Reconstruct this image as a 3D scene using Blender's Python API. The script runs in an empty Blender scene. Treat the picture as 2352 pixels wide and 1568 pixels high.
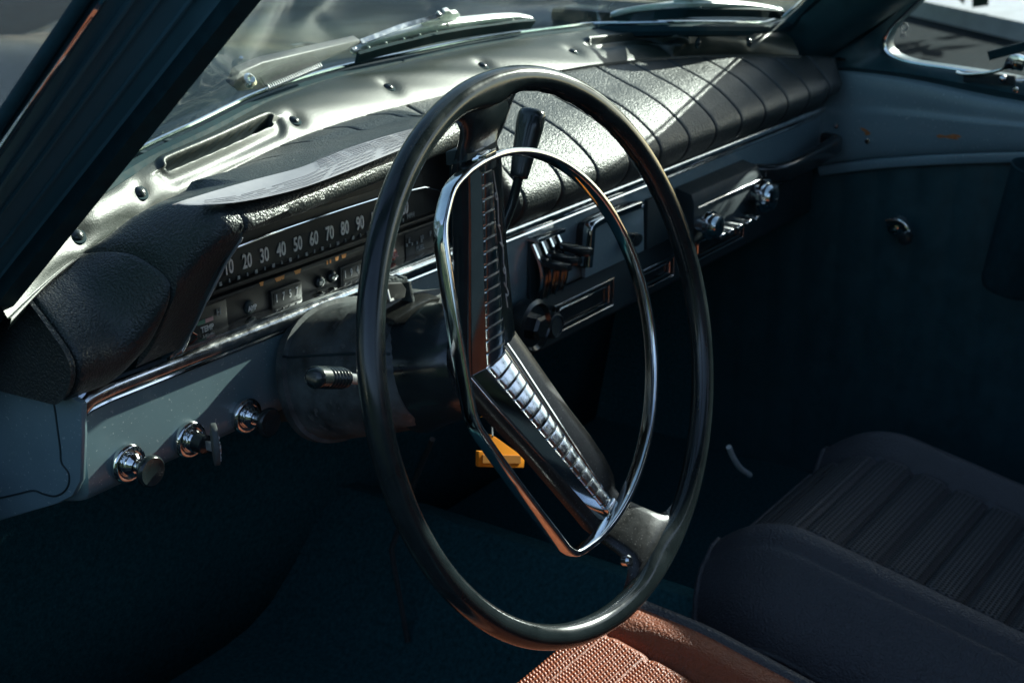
import bpy, bmesh, math, random
from mathutils import Vector, Matrix, Euler
random.seed(7)
scene = bpy.context.scene
COL = scene.collection
R_ = math.radians

# ------------------------------------------------------------------ camera
# car axes: x to the passenger side, y forward, z up; the steering wheel's centre is the origin
CR = ((0.5725, -0.2840, 0.7692), (-0.8198, -0.1873, 0.5411), (-0.0096, -0.9403, -0.3402))   # rows: world axes; cols: right, down, view
CC = Vector((-0.8202, -0.5325, 0.3645))
FPX, PCX, PCY = 50 / 36 * 2352, 1176.0, 784.0
cam_d = bpy.data.cameras.new('camera'); cam = bpy.data.objects.new('camera', cam_d); COL.objects.link(cam)
cam_d.lens = 50; cam_d.sensor_width = 36; cam_d.clip_start = 0.02; cam_d.clip_end = 500
_m = Matrix(((CR[0][0], -CR[0][1], -CR[0][2], CC.x), (CR[1][0], -CR[1][1], -CR[1][2], CC.y), (CR[2][0], -CR[2][1], -CR[2][2], CC.z), (0, 0, 0, 1)))
_q = _m.to_quaternion()
cam.matrix_world = Matrix.Translation(CC) @ _q.to_matrix().to_4x4()
cam_d.dof.use_dof = True; cam_d.dof.focus_distance = 1.02; cam_d.dof.aperture_fstop = 14
scene.camera = cam

# ------------------------------------------------------------------ light
SUN = Vector((0.88, -0.165, 0.41)).normalized()
world = bpy.data.worlds.new('World'); scene.world = world; world.use_nodes = True
wn = world.node_tree.nodes; wl = world.node_tree.links
bg = wn['Background']; sky = wn.new('ShaderNodeTexSky'); sky.sky_type = 'NISHITA'; sky.sun_disc = False
sky.sun_elevation = math.asin(SUN.z); sky.sun_rotation = math.atan2(SUN.x, SUN.y)
wl.new(sky.outputs[0], bg.inputs[0]); bg.inputs[1].default_value = 0.11
sl = bpy.data.lights.new('sun', 'SUN'); sl.energy = 5.0; sl.angle = R_(0.5); sl.color = (1.0, 0.965, 0.91)
so = bpy.data.objects.new('sun', sl); COL.objects.link(so); so.rotation_euler = SUN.to_track_quat('Z', 'Y').to_euler(); so.location = (6, -3, 4)
vs = scene.view_settings; vs.view_transform = 'Standard'; vs.look = 'None'; vs.exposure = 1.28; vs.gamma = 1.0
scene.cycles.max_bounces = 8; scene.cycles.transparent_max_bounces = 12; scene.cycles.sample_clamp_indirect = 4.0
scene.cycles.caustics_reflective = False; scene.cycles.caustics_refractive = False
scene.cycles.use_denoising = True

# ------------------------------------------------------------------ helpers
def ray(px, py):
    a, b = (px - PCX) / FPX, (py - PCY) / FPX
    return Vector((CR[0][0]*a + CR[0][1]*b + CR[0][2], CR[1][0]*a + CR[1][1]*b + CR[1][2], CR[2][0]*a + CR[2][1]*b + CR[2][2]))
def P(px, py, ax, val):
    """point seen in the photograph at (px, py) that lies on the plane x, y or z = val"""
    d = ray(px, py); i = 'xyz'.index(ax)
    return CC + d * ((val - CC[i]) / d[i])
def lerp(a, b, t): return a + (b - a) * t
def sst(a, b, x):
    t = min(1, max(0, (x - a) / (b - a))); return t * t * (3 - 2 * t)
def interp(tab, x):
    if x <= tab[0][0]: return tab[0][1]
    for (a, u), (b, v) in zip(tab, tab[1:]):
        if x <= b: return u + (v - u) * (x - a) / (b - a)
    return tab[-1][1]
def spline(pts, n=8, closed=False):
    pts = [Vector(p) for p in pts]; out = []; N = len(pts)
    for i in range(N if closed else N - 1):
        p0 = pts[(i - 1) % N] if closed or i else pts[0] * 2 - pts[1]
        p1, p2 = pts[i], pts[(i + 1) % N]
        p3 = pts[(i + 2) % N] if closed or i + 2 < N else p2 * 2 - p1
        for k in range(n):
            t = k / n
            out.append(0.5 * ((2*p1) + (p2 - p0)*t + (2*p0 - 5*p1 + 4*p2 - p3)*t*t + (3*p1 - p0 - 3*p2 + p3)*t**3))
    if not closed: out.append(pts[-1])
    return out
W = {}
def thing(name, label, cat, loc=(0, 0, 0), group=None):
    o = bpy.data.objects.new(name, None); COL.objects.link(o); o.empty_display_size = 0.05
    o.location = loc; W[o] = Matrix.Translation(loc); o['label'] = label; o['category'] = cat
    if group: o['group'] = group
    return o
def link(name, me, mat=None, parent=None, M=None, label=None):
    o = bpy.data.objects.new(name, me); COL.objects.link(o)
    M = M or Matrix.Identity(4)
    if parent: o.parent = parent; o.matrix_parent_inverse = W[parent].inverted()
    o.matrix_basis = M; W[o] = M
    if mat and not me.materials: me.materials.append(mat)
    if label: o['label'] = label
    return o
def mk(name, V, F, mat, parent=None, M=None, ang=40, bevel=0, seg=2, label=None, sub=0, solid=0, off=-1):
    me = bpy.data.meshes.new(name); me.from_pydata([tuple(v) for v in V], [], F)
    bm = bmesh.new(); bm.from_mesh(me)
    bmesh.ops.remove_doubles(bm, verts=bm.verts, dist=1e-6)
    bmesh.ops.recalc_face_normals(bm, faces=bm.faces)
    if bevel:
        es = [e for e in bm.edges if len(e.link_faces) == 2 and e.calc_face_angle(0) > R_(28)]
        if es: bmesh.ops.bevel(bm, geom=es, offset=bevel, segments=seg, affect='EDGES', profile=0.6, clamp_overlap=True)
    bm.to_mesh(me); bm.free()
    me.polygons.foreach_set('use_smooth', [True] * len(me.polygons)); me.set_sharp_from_angle(angle=R_(ang))
    o = link(name, me, mat, parent, M, label)
    if solid: s = o.modifiers.new('s', 'SOLIDIFY'); s.thickness = solid; s.offset = off
    if sub: s = o.modifiers.new('u', 'SUBSURF'); s.levels = s.render_levels = sub
    return o
def join(*parts):
    V, F = [], []
    for v, f in parts:
        n = len(V); V += list(v); F += [[i + n for i in q] for q in f]
    return V, F
def g_box(a, b):
    (x0, y0, z0), (x1, y1, z1) = a, b
    V = [Vector((x, y, z)) for x in (x0, x1) for y in (y0, y1) for z in (z0, z1)]
    return V, [(0,1,3,2),(4,6,7,5),(0,4,5,1),(2,3,7,6),(0,2,6,4),(1,5,7,3)]
def g_rings(rings, closed_ring=True, caps=True, loop=False):
    n = len(rings[0]); V = [p for r in rings for p in r]; F = []
    m = len(rings)
    for i in range(m if loop else m - 1):
        j = (i + 1) % m
        for k in range(n if closed_ring else n - 1):
            l = (k + 1) % n
            F.append((i*n + k, i*n + l, j*n + l, j*n + k))
    if caps and not loop and closed_ring:
        F.append(tuple(range(n))[::-1]); F.append(tuple((m-1)*n + k for k in range(n)))
    return V, F
def g_grid(fn, us, vs):
    return g_rings([[fn(u, v) for v in vs] for u in us], closed_ring=False, caps=False)
def g_prism(pts, d):
    """pts: outline of 3D points, d: thickness vector"""
    n = len(pts); V = [Vector(p) for p in pts] + [Vector(p) + d for p in pts]
    F = [tuple(range(n))[::-1], tuple(range(n, 2*n))] + [(i, (i+1) % n, n + (i+1) % n, n + i) for i in range(n)]
    return V, F
def g_tube(path, sec, up=None, closed=False, caps=True):
    """sweep; sec: radius, or list of (a, b) offsets along side / up, or function of t giving either"""
    path = [Vector(p) for p in path]; n = len(path); rings = []
    prev = None
    for i, p in enumerate(path):
        a = path[(i-1) % n] if closed or i else p; b = path[(i+1) % n] if closed or i < n - 1 else p
        t = (b - a).normalized()
        if up is not None: u = up(i) if callable(up) else Vector(up)
        elif prev is None: u = Vector((0, 0, 1)) if abs(t.z) < .9 else Vector((1, 0, 0))
        else: u = prev
        u = (u - t * u.dot(t)).normalized(); prev = u; s = t.cross(u)
        q = sec(i / max(1, n - 1)) if callable(sec) else sec
        if not isinstance(q, (list, tuple)): q = [(q*math.cos(k*math.pi/6), q*math.sin(k*math.pi/6)) for k in range(12)]
        rings.append([p + s * x + u * y for x, y in q])
    return g_rings(rings, loop=closed, caps=caps)
def frame(axis, hint=(0, 0, 1)):
    a = Vector(axis).normalized(); h = Vector(hint)
    if abs(a.dot(h.normalized())) > .98: h = Vector((1, 0, 0))
    u = (h - a * h.dot(a)).normalized(); return u.cross(a), u, a
def g_lathe(o, axis, prof, n=32, hint=(0, 0, 1), sx=1, sy=1):
    u, v, a = frame(axis, hint); o = Vector(o)
    return g_rings([[o + a*h + u*(r*sx*math.cos(2*math.pi*k/n)) + v*(r*sy*math.sin(2*math.pi*k/n)) for k in range(n)] for r, h in prof])
def rrect(w, h, r, n=4):
    out = []
    for cx, cy, a0 in ((w-r, h-r, 0), (-w+r, h-r, 90), (-w+r, -h+r, 180), (w-r, -h+r, 270)):
        for k in range(n + 1):
            a = R_(a0 + 90*k/n); out.append((cx + r*math.cos(a), cy + r*math.sin(a)))
    return out
def text(name, s, size, M, mat, parent, xs=1.0, ext=0.0004, label=None):
    c = bpy.data.curves.new(name, 'FONT'); c.body = s; c.size = size; c.align_x = 'CENTER'; c.align_y = 'CENTER'; c.extrude = ext; c.resolution_u = 3; c.offset = size*.018
    t = bpy.data.objects.new('t', c); COL.objects.link(t)
    me = bpy.data.meshes.new_from_object(t.evaluated_get(bpy.context.evaluated_depsgraph_get()))
    bpy.data.objects.remove(t); bpy.data.curves.remove(c); me.name = name
    return link(name, me, mat, parent, M @ Matrix.Diagonal((xs, 1, 1, 1)), label)
def MF(o, x, y, z): # matrix from frame
    return Matrix(((x[0], y[0], z[0], o[0]), (x[1], y[1], z[1], o[1]), (x[2], y[2], z[2], o[2]), (0, 0, 0, 1)))

# ------------------------------------------------------------------ materials
def mat(name, col, rough=.5, metal=0, coat=0, spec=.5, noise=None, bump=None, crough=None, dust=None, sheen=0):
    m = bpy.data.materials.new(name); m.use_nodes = True; nt = m.node_tree; N = nt.nodes; L = nt.links; b = N['Principled BSDF']
    b.inputs['Base Color'].default_value = (*col, 1); b.inputs['Roughness'].default_value = rough; b.inputs['Metallic'].default_value = metal
    b.inputs['Coat Weight'].default_value = coat; b.inputs['Coat Roughness'].default_value = crough if crough is not None else .08
    b.inputs['Specular IOR Level'].default_value = spec
    tc = N.new('ShaderNodeTexCoord')
    def nz(scale, detail=4, rg=.5):
        n = N.new('ShaderNodeTexNoise'); n.inputs['Scale'].default_value = scale; n.inputs['Detail'].default_value = detail; n.inputs['Roughness'].default_value = rg
        L.new(tc.outputs['Object'], n.inputs['Vector']); return n
    if noise:   # (scale, amount of colour change, amount of roughness change)
        sc, ca, ra = noise; n = nz(sc, 6, .65)
        mr = N.new('ShaderNodeMapRange'); L.new(n.outputs['Fac'], mr.inputs[0]); mr.inputs[1].default_value = .3; mr.inputs[2].default_value = .7; mr.inputs[3].default_value = 1 - ca; mr.inputs[4].default_value = 1 + ca
        mx = N.new('ShaderNodeMix'); mx.data_type = 'RGBA'; mx.blend_type = 'MULTIPLY'; mx.inputs[0].default_value = 1; mx.inputs[6].default_value = (*col, 1); L.new(mr.outputs[0], mx.inputs[7]); L.new(mx.outputs[2], b.inputs['Base Color'])
        m2 = N.new('ShaderNodeMapRange'); L.new(n.outputs['Fac'], m2.inputs[0]); m2.inputs[1].default_value = .3; m2.inputs[2].default_value = .7; m2.inputs[3].default_value = max(.02, rough - ra); m2.inputs[4].default_value = min(1, rough + ra); L.new(m2.outputs[0], b.inputs['Roughness'])
        base = mx.outputs[2]
    else: base = None
    if dust:    # (scale, threshold, colour): specks
        sc, th, dc = dust; v = nz(sc, 3, .6); mr = N.new('ShaderNodeMapRange'); L.new(v.outputs['Fac'], mr.inputs[0]); mr.inputs[1].default_value = th; mr.inputs[2].default_value = th + .06
        mx = N.new('ShaderNodeMix'); mx.data_type = 'RGBA'; L.new(mr.outputs[0], mx.inputs[0]); mx.inputs[6].default_value = (*col, 1); mx.inputs[7].default_value = (*dc, 1)
        if base: L.new(base, mx.inputs[6])
        L.new(mx.outputs[2], b.inputs['Base Color'])
    if bump:    # (kind, scale, strength, distance)
        kind, sc, st, di = bump
        bp = N.new('ShaderNodeBump'); bp.inputs['Strength'].default_value = st; bp.inputs['Distance'].default_value = di
        if kind == 'grain':
            w = nz(sc*.6, 2); ad = N.new('ShaderNodeMix'); ad.data_type = 'RGBA'; ad.blend_type = 'LINEAR_LIGHT'; ad.inputs[0].default_value = .9/sc
            L.new(tc.outputs['Object'], ad.inputs[6]); L.new(w.outputs['Color'], ad.inputs[7])
            v = N.new('ShaderNodeTexVoronoi'); v.feature = 'SMOOTH_F1'; v.inputs['Scale'].default_value = sc; v.inputs['Smoothness'].default_value = .25; L.new(ad.outputs[2], v.inputs['Vector'])
            L.new(v.outputs['Distance'], bp.inputs['Height']); bp.invert = True
        else:
            n = nz(sc, 5, .6); L.new(n.outputs['Fac'], bp.inputs['Height'])
        L.new(bp.outputs[0], b.inputs['Normal'])
        if coat: L.new(bp.outputs[0], b.inputs['Coat Normal'])
    return m
def glass(name, tint, rough=0.0, f0=.02, refl=.9):
    m = bpy.data.materials.new(name); m.use_nodes = True; nt = m.node_tree; N = nt.nodes; L = nt.links; N.remove(N['Principled BSDF'])
    t = N.new('ShaderNodeBsdfTransparent'); t.inputs[0].default_value = (*tint, 1); g = N.new('ShaderNodeBsdfGlossy'); g.inputs['Roughness'].default_value = rough
    lw = N.new('ShaderNodeLayerWeight'); lw.inputs[0].default_value = .5
    pw = N.new('ShaderNodeMath'); pw.operation = 'POWER'; L.new(lw.outputs['Facing'], pw.inputs[0]); pw.inputs[1].default_value = 5
    ma = N.new('ShaderNodeMath'); ma.operation = 'MULTIPLY_ADD'; L.new(pw.outputs[0], ma.inputs[0]); ma.inputs[1].default_value = refl; ma.inputs[2].default_value = f0
    mx = N.new('ShaderNodeMixShader'); L.new(ma.outputs[0], mx.inputs[0]); L.new(t.outputs[0], mx.inputs[1]); L.new(g.outputs[0], mx.inputs[2]); L.new(mx.outputs[0], N['Material Output'].inputs[0])
    return m
M = {}
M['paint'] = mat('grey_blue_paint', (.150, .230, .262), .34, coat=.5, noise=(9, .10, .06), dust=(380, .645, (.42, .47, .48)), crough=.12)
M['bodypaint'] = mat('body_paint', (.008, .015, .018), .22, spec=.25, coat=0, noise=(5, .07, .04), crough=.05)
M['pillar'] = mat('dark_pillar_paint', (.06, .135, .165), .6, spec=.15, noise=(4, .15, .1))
M['vinyl'] = mat('black_grained_vinyl', (.022, .030, .031), .42, spec=.55, noise=(30, .15, .07), bump=('grain', 540, .6, .0010))
M['vinylsmooth'] = mat('black_smooth_vinyl', (.018, .062, .074), .42, spec=.5, noise=(40, .2, .08), bump=('grain', 900, .25, .0006))
M['strip'] = mat('grey_semi_gloss_enamel', (.011, .020, .015), .43, spec=.58, noise=(700, .45, .10), bump=('noise', 800, .4, .0006))
M['shadeweave'] = mat('woven_shade_toned_vinyl', (.014, .019, .022), .40, spec=.4, noise=(60, .2, .08))  # seat weave with its shade put into the colour
M['black'] = mat('black_gloss_plastic', (.016, .023, .025), .19, spec=.55, noise=(25, .3, .07), dust=(900, .76, (.2, .19, .17)))
M['worn'] = mat('worn_black_plastic', (.013, .014, .013), .33, spec=.45, noise=(160, .12, .05), dust=(650, .62, (.13, .12, .11)), bump=('noise', 500, .12, .0005))
M['matt'] = mat('matt_black', (.010, .026, .031), .65, noise=(60, .3, .1))
M['dusty'] = mat('scuffed_black_plastic', (.062, .074, .077), .6, noise=(38, .75, .25), dust=(120, .60, (.10, .105, .105)), bump=('noise', 300, .3, .001))
M['carpet'] = mat('dark_carpet', (.024, .095, .11), .95, spec=.1, noise=(200, .4, .0), bump=('noise', 500, .6, .003))
M['chrome'] = mat('chrome', (.72, .74, .75), .09, metal=1, noise=(60, .10, .05), bump=('noise', 90, .03, .0005))
M['chromeworn'] = mat('pitted_chrome', (.66, .68, .69), .17, metal=1, noise=(140, .25, .1), dust=(600, .68, (.2, .2, .19)), bump=('noise', 350, .12, .0005))
M['alu'] = mat('brushed_grey_metal', (.55, .56, .57), .42, metal=.55, noise=(150, .25, .1), bump=('noise', 400, .2, .0004))
M['glint'] = mat('glint_toned_chrome', (.82, .84, .83), .38, metal=.25, noise=(120, .12, .06))  # pale tone stands in for sun glints on chrome
M['steel'] = mat('dull_grey_steel', (.07, .076, .08), .55, metal=.4, noise=(150, .25, .1), bump=('noise', 400, .2, .0004))
M['rim'] = mat('rim_black', (.014, .020, .021), .17, spec=.55, noise=(28, .35, .09), dust=(900, .77, (.15, .14, .13)))
M['dial'] = mat('dial_black', (.012, .017, .019), .5, noise=(60, .2, .1))
M['bezelface'] = mat('dial_bezel_dark_brown', (.008, .010, .011), .5, noise=(90, .25, .1), bump=('noise', 700, .1, .0004))
M['white'] = mat('dial_white', (.72, .72, .72), .6)
M['greyprint'] = mat('dial_grey_print', (.30, .33, .34), .6)
M['orange'] = mat('dial_orange_print', (.75, .33, .10), .6)
M['red'] = mat('red_lens', (.42, .05, .03), .2, coat=.5)
M['green'] = mat('green_print', (.08, .22, .17), .6)
M['pink'] = mat('pink_print', (.55, .32, .33), .6)
M['leather'] = mat('tan_leather', (.25, .066, .024), .48, spec=.35, noise=(18, .14, .08), bump=('grain', 420, .7, .0014))
M['weave'] = mat('woven_tan_vinyl', (.37, .100, .036), .37, spec=.35, noise=(60, .2, .08), bump=('noise', 900, .2, .0006))
M['shadeleather'] = mat('shade_toned_leather', (.050, .052, .060), .48, spec=.45, noise=(18, .14, .08), bump=('grain', 420, .6, .0014))  # seat leather as it looks in shade, darkened in the colour itself
M['paper'] = mat('paper', (.30, .30, .33), .75, noise=(20, .06, .05), bump=('noise', 30, .2, .003))
M['ink'] = mat('ink', (.10, .10, .12), .7)
M['tag'] = mat('orange_plastic', (.80, .28, .02), .4, spec=.4)
M['tagdark'] = mat('orange_plastic_inset', (.40, .17, .03), .5)
M['rubber'] = mat('black_rubber', (.010, .036, .044), .7, spec=.15, noise=(80, .3, .1))
M['rust'] = mat('bare_rust', (.42, .15, .05), .8, noise=(150, .3, .1))
M['asphalt'] = mat('asphalt', (.008, .015, .018), .95, spec=.05, noise=(8, .3, .05), bump=('noise', 120, .5, .01))
M['paving'] = mat('pale_paving', (.45, .46, .48), .9, spec=.1, noise=(6, .15, .05), bump=('noise', 60, .4, .01))
M['roofcloth'] = mat('headlining', (.10, .12, .12), .9, noise=(100, .15, .0))
M['leaf'] = mat('hedge_leaves', (.022, .050, .022), .6, noise=(3, .4, .1))
M['glass'] = glass('windscreen_glass', (.90, .96, .92), refl=.20)
M['sideglass'] = glass('side_glass', (.88, .94, .93), refl=.4)

# ------------------------------------------------------------------ setting
GZ = -0.95
mk('ground', *g_grid(lambda u, v: Vector((u, v, GZ)), [-120, -30, -8, 8, 30, 120], [-120, -30, -8, 8, 30, 120]), M['asphalt'])['kind'] = 'structure'
_pv = [tuple(P(px, py, 'z', GZ + .12)) for px, py in ((2040, -14), (2360, 54))]
def _pave():
    a, b = Vector(_pv[0]), Vector(_pv[1]); d = (b - a).normalized(); n = Vector((-d.y, d.x, 0))
    if n.dot((a + b)/2 - CC) < 0: n = -n
    pts = [a - d*60, b + d*60, b + d*60 + n*60, a - d*60 + n*60]
    return g_prism(pts, Vector((0, 0, -.14)))
mk('pavement', *_pave(), M['paving'])['kind'] = 'structure'

# unseen leaves: front stands for mirrored trees, left added to dim sky fill and reflections
def _unseen_hedge():
    rnd = random.Random(3); V, F = [], []
    for i in range(26000):
        a = R_(rnd.uniform(8, 172)); r = rnd.gauss(8.5, .45); h = GZ + 5.2*rnd.random()**.8 + .5*math.sin(a*9); c = Vector((.4 + r*math.cos(a), 1 + r*math.sin(a), h))
        if a < R_(14): c.z = GZ + (c.z - GZ)*.55
        if i % 2: a = R_(rnd.uniform(165, 300)); r = rnd.gauss(6.0, .4); c = Vector((.0 + r*math.cos(a), -.3 + r*math.sin(a), GZ + 2.2*rnd.random()**.8))  # left bank, added out of view to darken chrome and fill
        u = Vector((rnd.uniform(-1, 1), rnd.uniform(-1, 1), rnd.uniform(-1, 1))).normalized(); v = u.cross(Vector((rnd.uniform(-1, 1), rnd.uniform(-1, 1), rnd.uniform(-1, 1)))).normalized(); s = rnd.uniform(.10, .22)
        n = len(V); V += [c - u*s, c + v*s*.5, c + u*s, c - v*s*.5]; F.append((n, n+1, n+2, n+3))
    return V, F
hg = mk('unseen_hedge', *_unseen_hedge(), M['leaf']); hg['kind'] = 'stuff'

# ------------------------------------------------------------------ curves of the dash top and windscreen
E_T = [(-.34, (.205, .064)), (-.30, (.228, .071)), (-.239, (.257, .080)), (-.186, (.274, .087)), (-.135, (.290, .092)), (-.014, (.316, .102)), (.113, (.338, .110)), (.296, (.345, .112)),
       (.542, (.332, .108)), (.729, (.304, .098)), (.868, (.266, .085)), (.96, (.235, .074)), (1.04, (.205, .064))]
def smooth_tab(tab):
    pts = spline([(x, y, z) for x, (y, z) in tab], 10); return [(p.x, Vector((p.y, p.z))) for p in pts]
E_S = smooth_tab(E_T)
_tp = [((311, 365), .125), ((453, 297), .132), ((608, 223), .137), ((780, 169), .140), ((948, 132), .140), ((1118, 98), .138), ((1287, 74), .133), ((1388, 64), .129)]
T_T = [P(*p, 'z', z) for p, z in _tp] + [P(1572, 62, 'x', .735), P(1779, 63, 'x', .945)]
T_T = [T_T[0] * 2 - T_T[1] - Vector((0, .012, 0))] + T_T
T_S = [(p.x, Vector((p.y, p.z))) for p in spline(T_T, 10)]
def Ept(x): q = interp(E_S, x); return Vector((x, q.x, q.y))
def Tpt(x): q = interp(T_S, x); return Vector((x, q.x, q.y))

# ------------------------------------------------------------------ car body
body = thing('car_body', 'grey blue painted shell of an old saloon with dark pillars, windscreen and long bonnet', 'car body', (.39, .3, GZ))
# bonnet and wings
def bonnet(u, v):
    x = .39 + u * .86; y = lerp(.50 - .10*u*u, 1.95 - .15*u*u, v)
    z = .085 + .035*math.exp(-((u*.86)/.23)**2) - .10*v*v - .25*max(0, abs(u) - .55)**2 + .05*math.exp(-((abs(u) - .80)/.10)**2)
    if abs(u) > .9: z -= (abs(u) - .9) * 4.5 * .5
    return Vector((x, y, z))
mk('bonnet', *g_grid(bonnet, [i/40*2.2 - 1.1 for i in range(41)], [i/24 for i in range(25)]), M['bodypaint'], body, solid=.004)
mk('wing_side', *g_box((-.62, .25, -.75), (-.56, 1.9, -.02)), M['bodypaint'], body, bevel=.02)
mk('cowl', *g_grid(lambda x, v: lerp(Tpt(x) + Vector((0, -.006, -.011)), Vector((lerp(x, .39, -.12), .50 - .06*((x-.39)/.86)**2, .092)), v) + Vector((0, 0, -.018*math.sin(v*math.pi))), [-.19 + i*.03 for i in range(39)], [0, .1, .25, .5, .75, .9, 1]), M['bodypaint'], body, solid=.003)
grl = [(lerp(.02, .74, i/30), .455 + .02*math.sin(i/30*math.pi)) for i in range(31)]
for i, (gx, gy) in enumerate(grl[::2]): mk('cowl_louvre', *g_box((gx - .004, gy, .088), (gx + .004, gy + .03, .094)), M['matt'], body)
# windscreen
def glass_pt(x, v):
    a = Tpt(x); b = Vector((.39 + (x - .39)*.86, a.y - .44 - .14*((x - .39)/.58)**2, .58 + .09)); p = lerp(a, b, v); p.y += .008*math.sin(v*math.pi); return p
gl = mk('windscreen', *g_grid(lambda x, v: glass_pt(x, v), [-.20 + i*.03 for i in range(39)] + [.955, .985], [i/12 for i in range(13)]), M['glass'], body, solid=.004, off=0)
edge = [Tpt(-.20 + i*.02) for i in range(57)] + [Vector((.957, .273, .118)), Vector((.966, .26, .131)), P(1850, 2, 'x', .962), Vector((.945, .14, .24)), Vector((.92, -.05, .43)), Vector((.89, -.28, .66))]
sq = lambda r: [(r*math.cos(k*math.pi/4), r*math.sin(k*math.pi/4)) for k in range(8)]
mk('screen_seal', *g_tube([p + Vector((0, -.006, -.004)) for p in edge], sq(.0075)), M['rubber'], gl)
mk('chrome_bead', *g_tube([p + Vector((0, .001, .0055)) for p in edge], sq(.0022)), M['chrome'], gl)
# left front pillar: outline lines measured from the photo, depth behind the door opening
def ln(a, b, t): return a + (b - a) * t
K0, K1 = P(0, 742, 'x', -.292), P(600, 0, 'x', -.252)
B0, B1 = P(0, 640, 'x', -.300), P(508, 0, 'x', -.262)
C0, C1 = P(0, 366, 'x', -.350), P(246, 0, 'x', -.318)
D0, D1 = P(0, 322, 'x', -.356), P(218, 0, 'x', -.324)
out = Vector((.02, .09, .0))
ts = [-.45 + i*.1 for i in range(30)]
mk('door_seal', *g_rings([[ln(K0, K1, t) + Vector((0, .03, 0)), ln(K0, K1, t), ln(lerp(K0, B0, .5), lerp(K1, B1, .5), t) + Vector((-.008, -.006, 0)), ln(B0, B1, t), ln(B0, B1, t) + Vector((.02, .04, 0))] for t in ts]), M['rubber'], body, ang=60)
def pil(t):
    r = []
    for q, dd in ((0, 0), (.03, -.002), (.22, -.004), (.235, -.0015), (.26, -.0015), (.275, -.004), (.50, -.006), (.515, -.003), (.54, -.003), (.555, -.006), (.74, -.005), (.76, .0), (.80, .0), (.82, -.004), (.97, -.003), (1, 0)):
        r.append(ln(lerp(B0, C0, q), lerp(B1, C1, q), t) + Vector((-.35, -.94, 0)) * -dd * -1)
    return r
lp = mk('front_pillar', *g_rings([pil(t) + [ln(C0, C1, t) + Vector((.05, .05, 0)), ln(B0, B1, t) + Vector((.05, .05, 0))] for t in ts]), M['pillar'], body)
mk('chrome_gutter', *g_rings([[ln(C0, C1, t), ln(lerp(C0, D0, .3), lerp(C1, D1, .3), t) + Vector((-.003, -.004, 0)), ln(lerp(C0, D0, .7), lerp(C1, D1, .7), t) + Vector((-.003, -.004, 0)), ln(D0, D1, t), ln(D0, D1, t) + Vector((.01, .02, 0)), ln(C0, C1, t) + Vector((.01, .02, 0))] for t in ts]), M['chrome'], lp)
mk('gutter_seal', *g_tube([ln(D0, D1, t) + Vector((.001, .006, .004)) for t in ts], .0042), M['rubber'], lp)
# right front pillar
I0, I1 = P(1740, 133, 'x', .97), P(1872, 0, 'x', .957)
J0, J1 = P(1872, 148, 'x', 1.012), P(2084, 0, 'x', .985)
def rl(a, b, t):   # the pillar stands steeper above the waist
    p = ln(a, b, min(t, 1.0))
    if t > 1.0: k = (t - 1)*(b - a).length; p = p + Vector((-.09, -.72, .70))*k
    return p
ts2 = [-.6, -.2, .2, .6, 1.0, 1.1, 1.3, 1.8, 2.4, 3.2, 4.0, 4.8, 5.6, 6.2]
mk('front_pillar', *g_rings([[rl(I0, I1, t), lerp(rl(I0, I1, t), rl(J0, J1, t), .5) + Vector((-.012, -.006, 0)), rl(J0, J1, t), rl(J0, J1, t) + Vector((.06, .0, 0)), rl(I0, I1, t) + Vector((.06, .015, 0))] for t in ts2]), M['vinylsmooth'], body, ang=60)
# hinge pillar face beside the dash (painted), with its weld seam
kp = [(-160, 760), (0, 822), (60, 857), (186, 926), (187, 1000), (183, 1105), (165, 1140), (130, 1158), (0, 1196), (-160, 1240)]
hp = mk('hinge_pillar', *g_prism([P(x, y, 'x', -.259) for x, y in kp], Vector((.006, 0, 0))), M['paint'], body, bevel=.003)
mk('weld_seam', *g_tube(spline([P(x, y, 'x', -.2594) for x, y in ((113, 893), (124, 930), (131, 978), (138, 1030), (141, 1062), (157, 1086), (157, 1112), (145, 1130), (125, 1139), (100, 1134), (76, 1126), (40, 1134), (0, 1143), (-60, 1155))], 5), sq(.0007)), M['matt'], hp)
# shell that the photo does not show but that shades and lights the cabin
mk('roof', *g_grid(lambda u, v: Vector((.39 + u*.56, lerp(-.05, -2.0, v), .78 + .05*(1 - u*u)*(1 - (2*v - 1)**2))), [i/10*2 - 1 for i in range(11)], [i/10 for i in range(11)]), M['roofcloth'], body, solid=.03, off=1)
mk('rear_wall', *g_box((-.2, -2.05, GZ + .3), (1.0, -1.95, .20)), M['vinylsmooth'], body, bevel=.01)
for sx, nm in ((-.40, 'l'), (1.18, 'r')):
    mk('rear_side', *g_box((min(sx, sx + (.05 if nm == 'l' else -.05)), -2.0, GZ + .3), (max(sx, sx + (.05 if nm == 'l' else -.05)), -1.0, .06)), M['vinylsmooth'], body, bevel=.01)
    xx = -.36 if nm == 'l' else 1.10
    mk('centre_pillar', *g_box((xx, -1.05, -.0), (xx + .05, -.98, .78)), M['bodypaint'], body, bevel=.01)
    mk('rear_pillar', *g_prism([Vector((xx, -1.45, .06)), Vector((xx, -1.95, .06)), Vector((xx, -1.95, .70)), Vector((xx, -1.75, .70))], Vector((.05, 0, 0))), M['bodypaint'], body, bevel=.01)
mk('floor', *g_grid(lambda u, v: Vector((u, v, -.56 + .15*math.exp(-((u - .39)/.09)**2))), [-.36 + i*.037 for i in range(41)], [-2.0, -1.4, -.9, -.5, -.2, .1, .4, .62]), M['carpet'], body)
mk('firewall', *g_grid(lambda x, v: Vector((x, lerp(.62, .50, v) + .0, lerp(-.57, .08, v))), [-.36 + i*.1 for i in range(15)], [0, .3, .6, 1]), M['carpet'], body, solid=.01)
mk('toe_board', *g_box((-.36, .30, -.57), (-.33, .62, -.05)), M['matt'], body)
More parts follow.
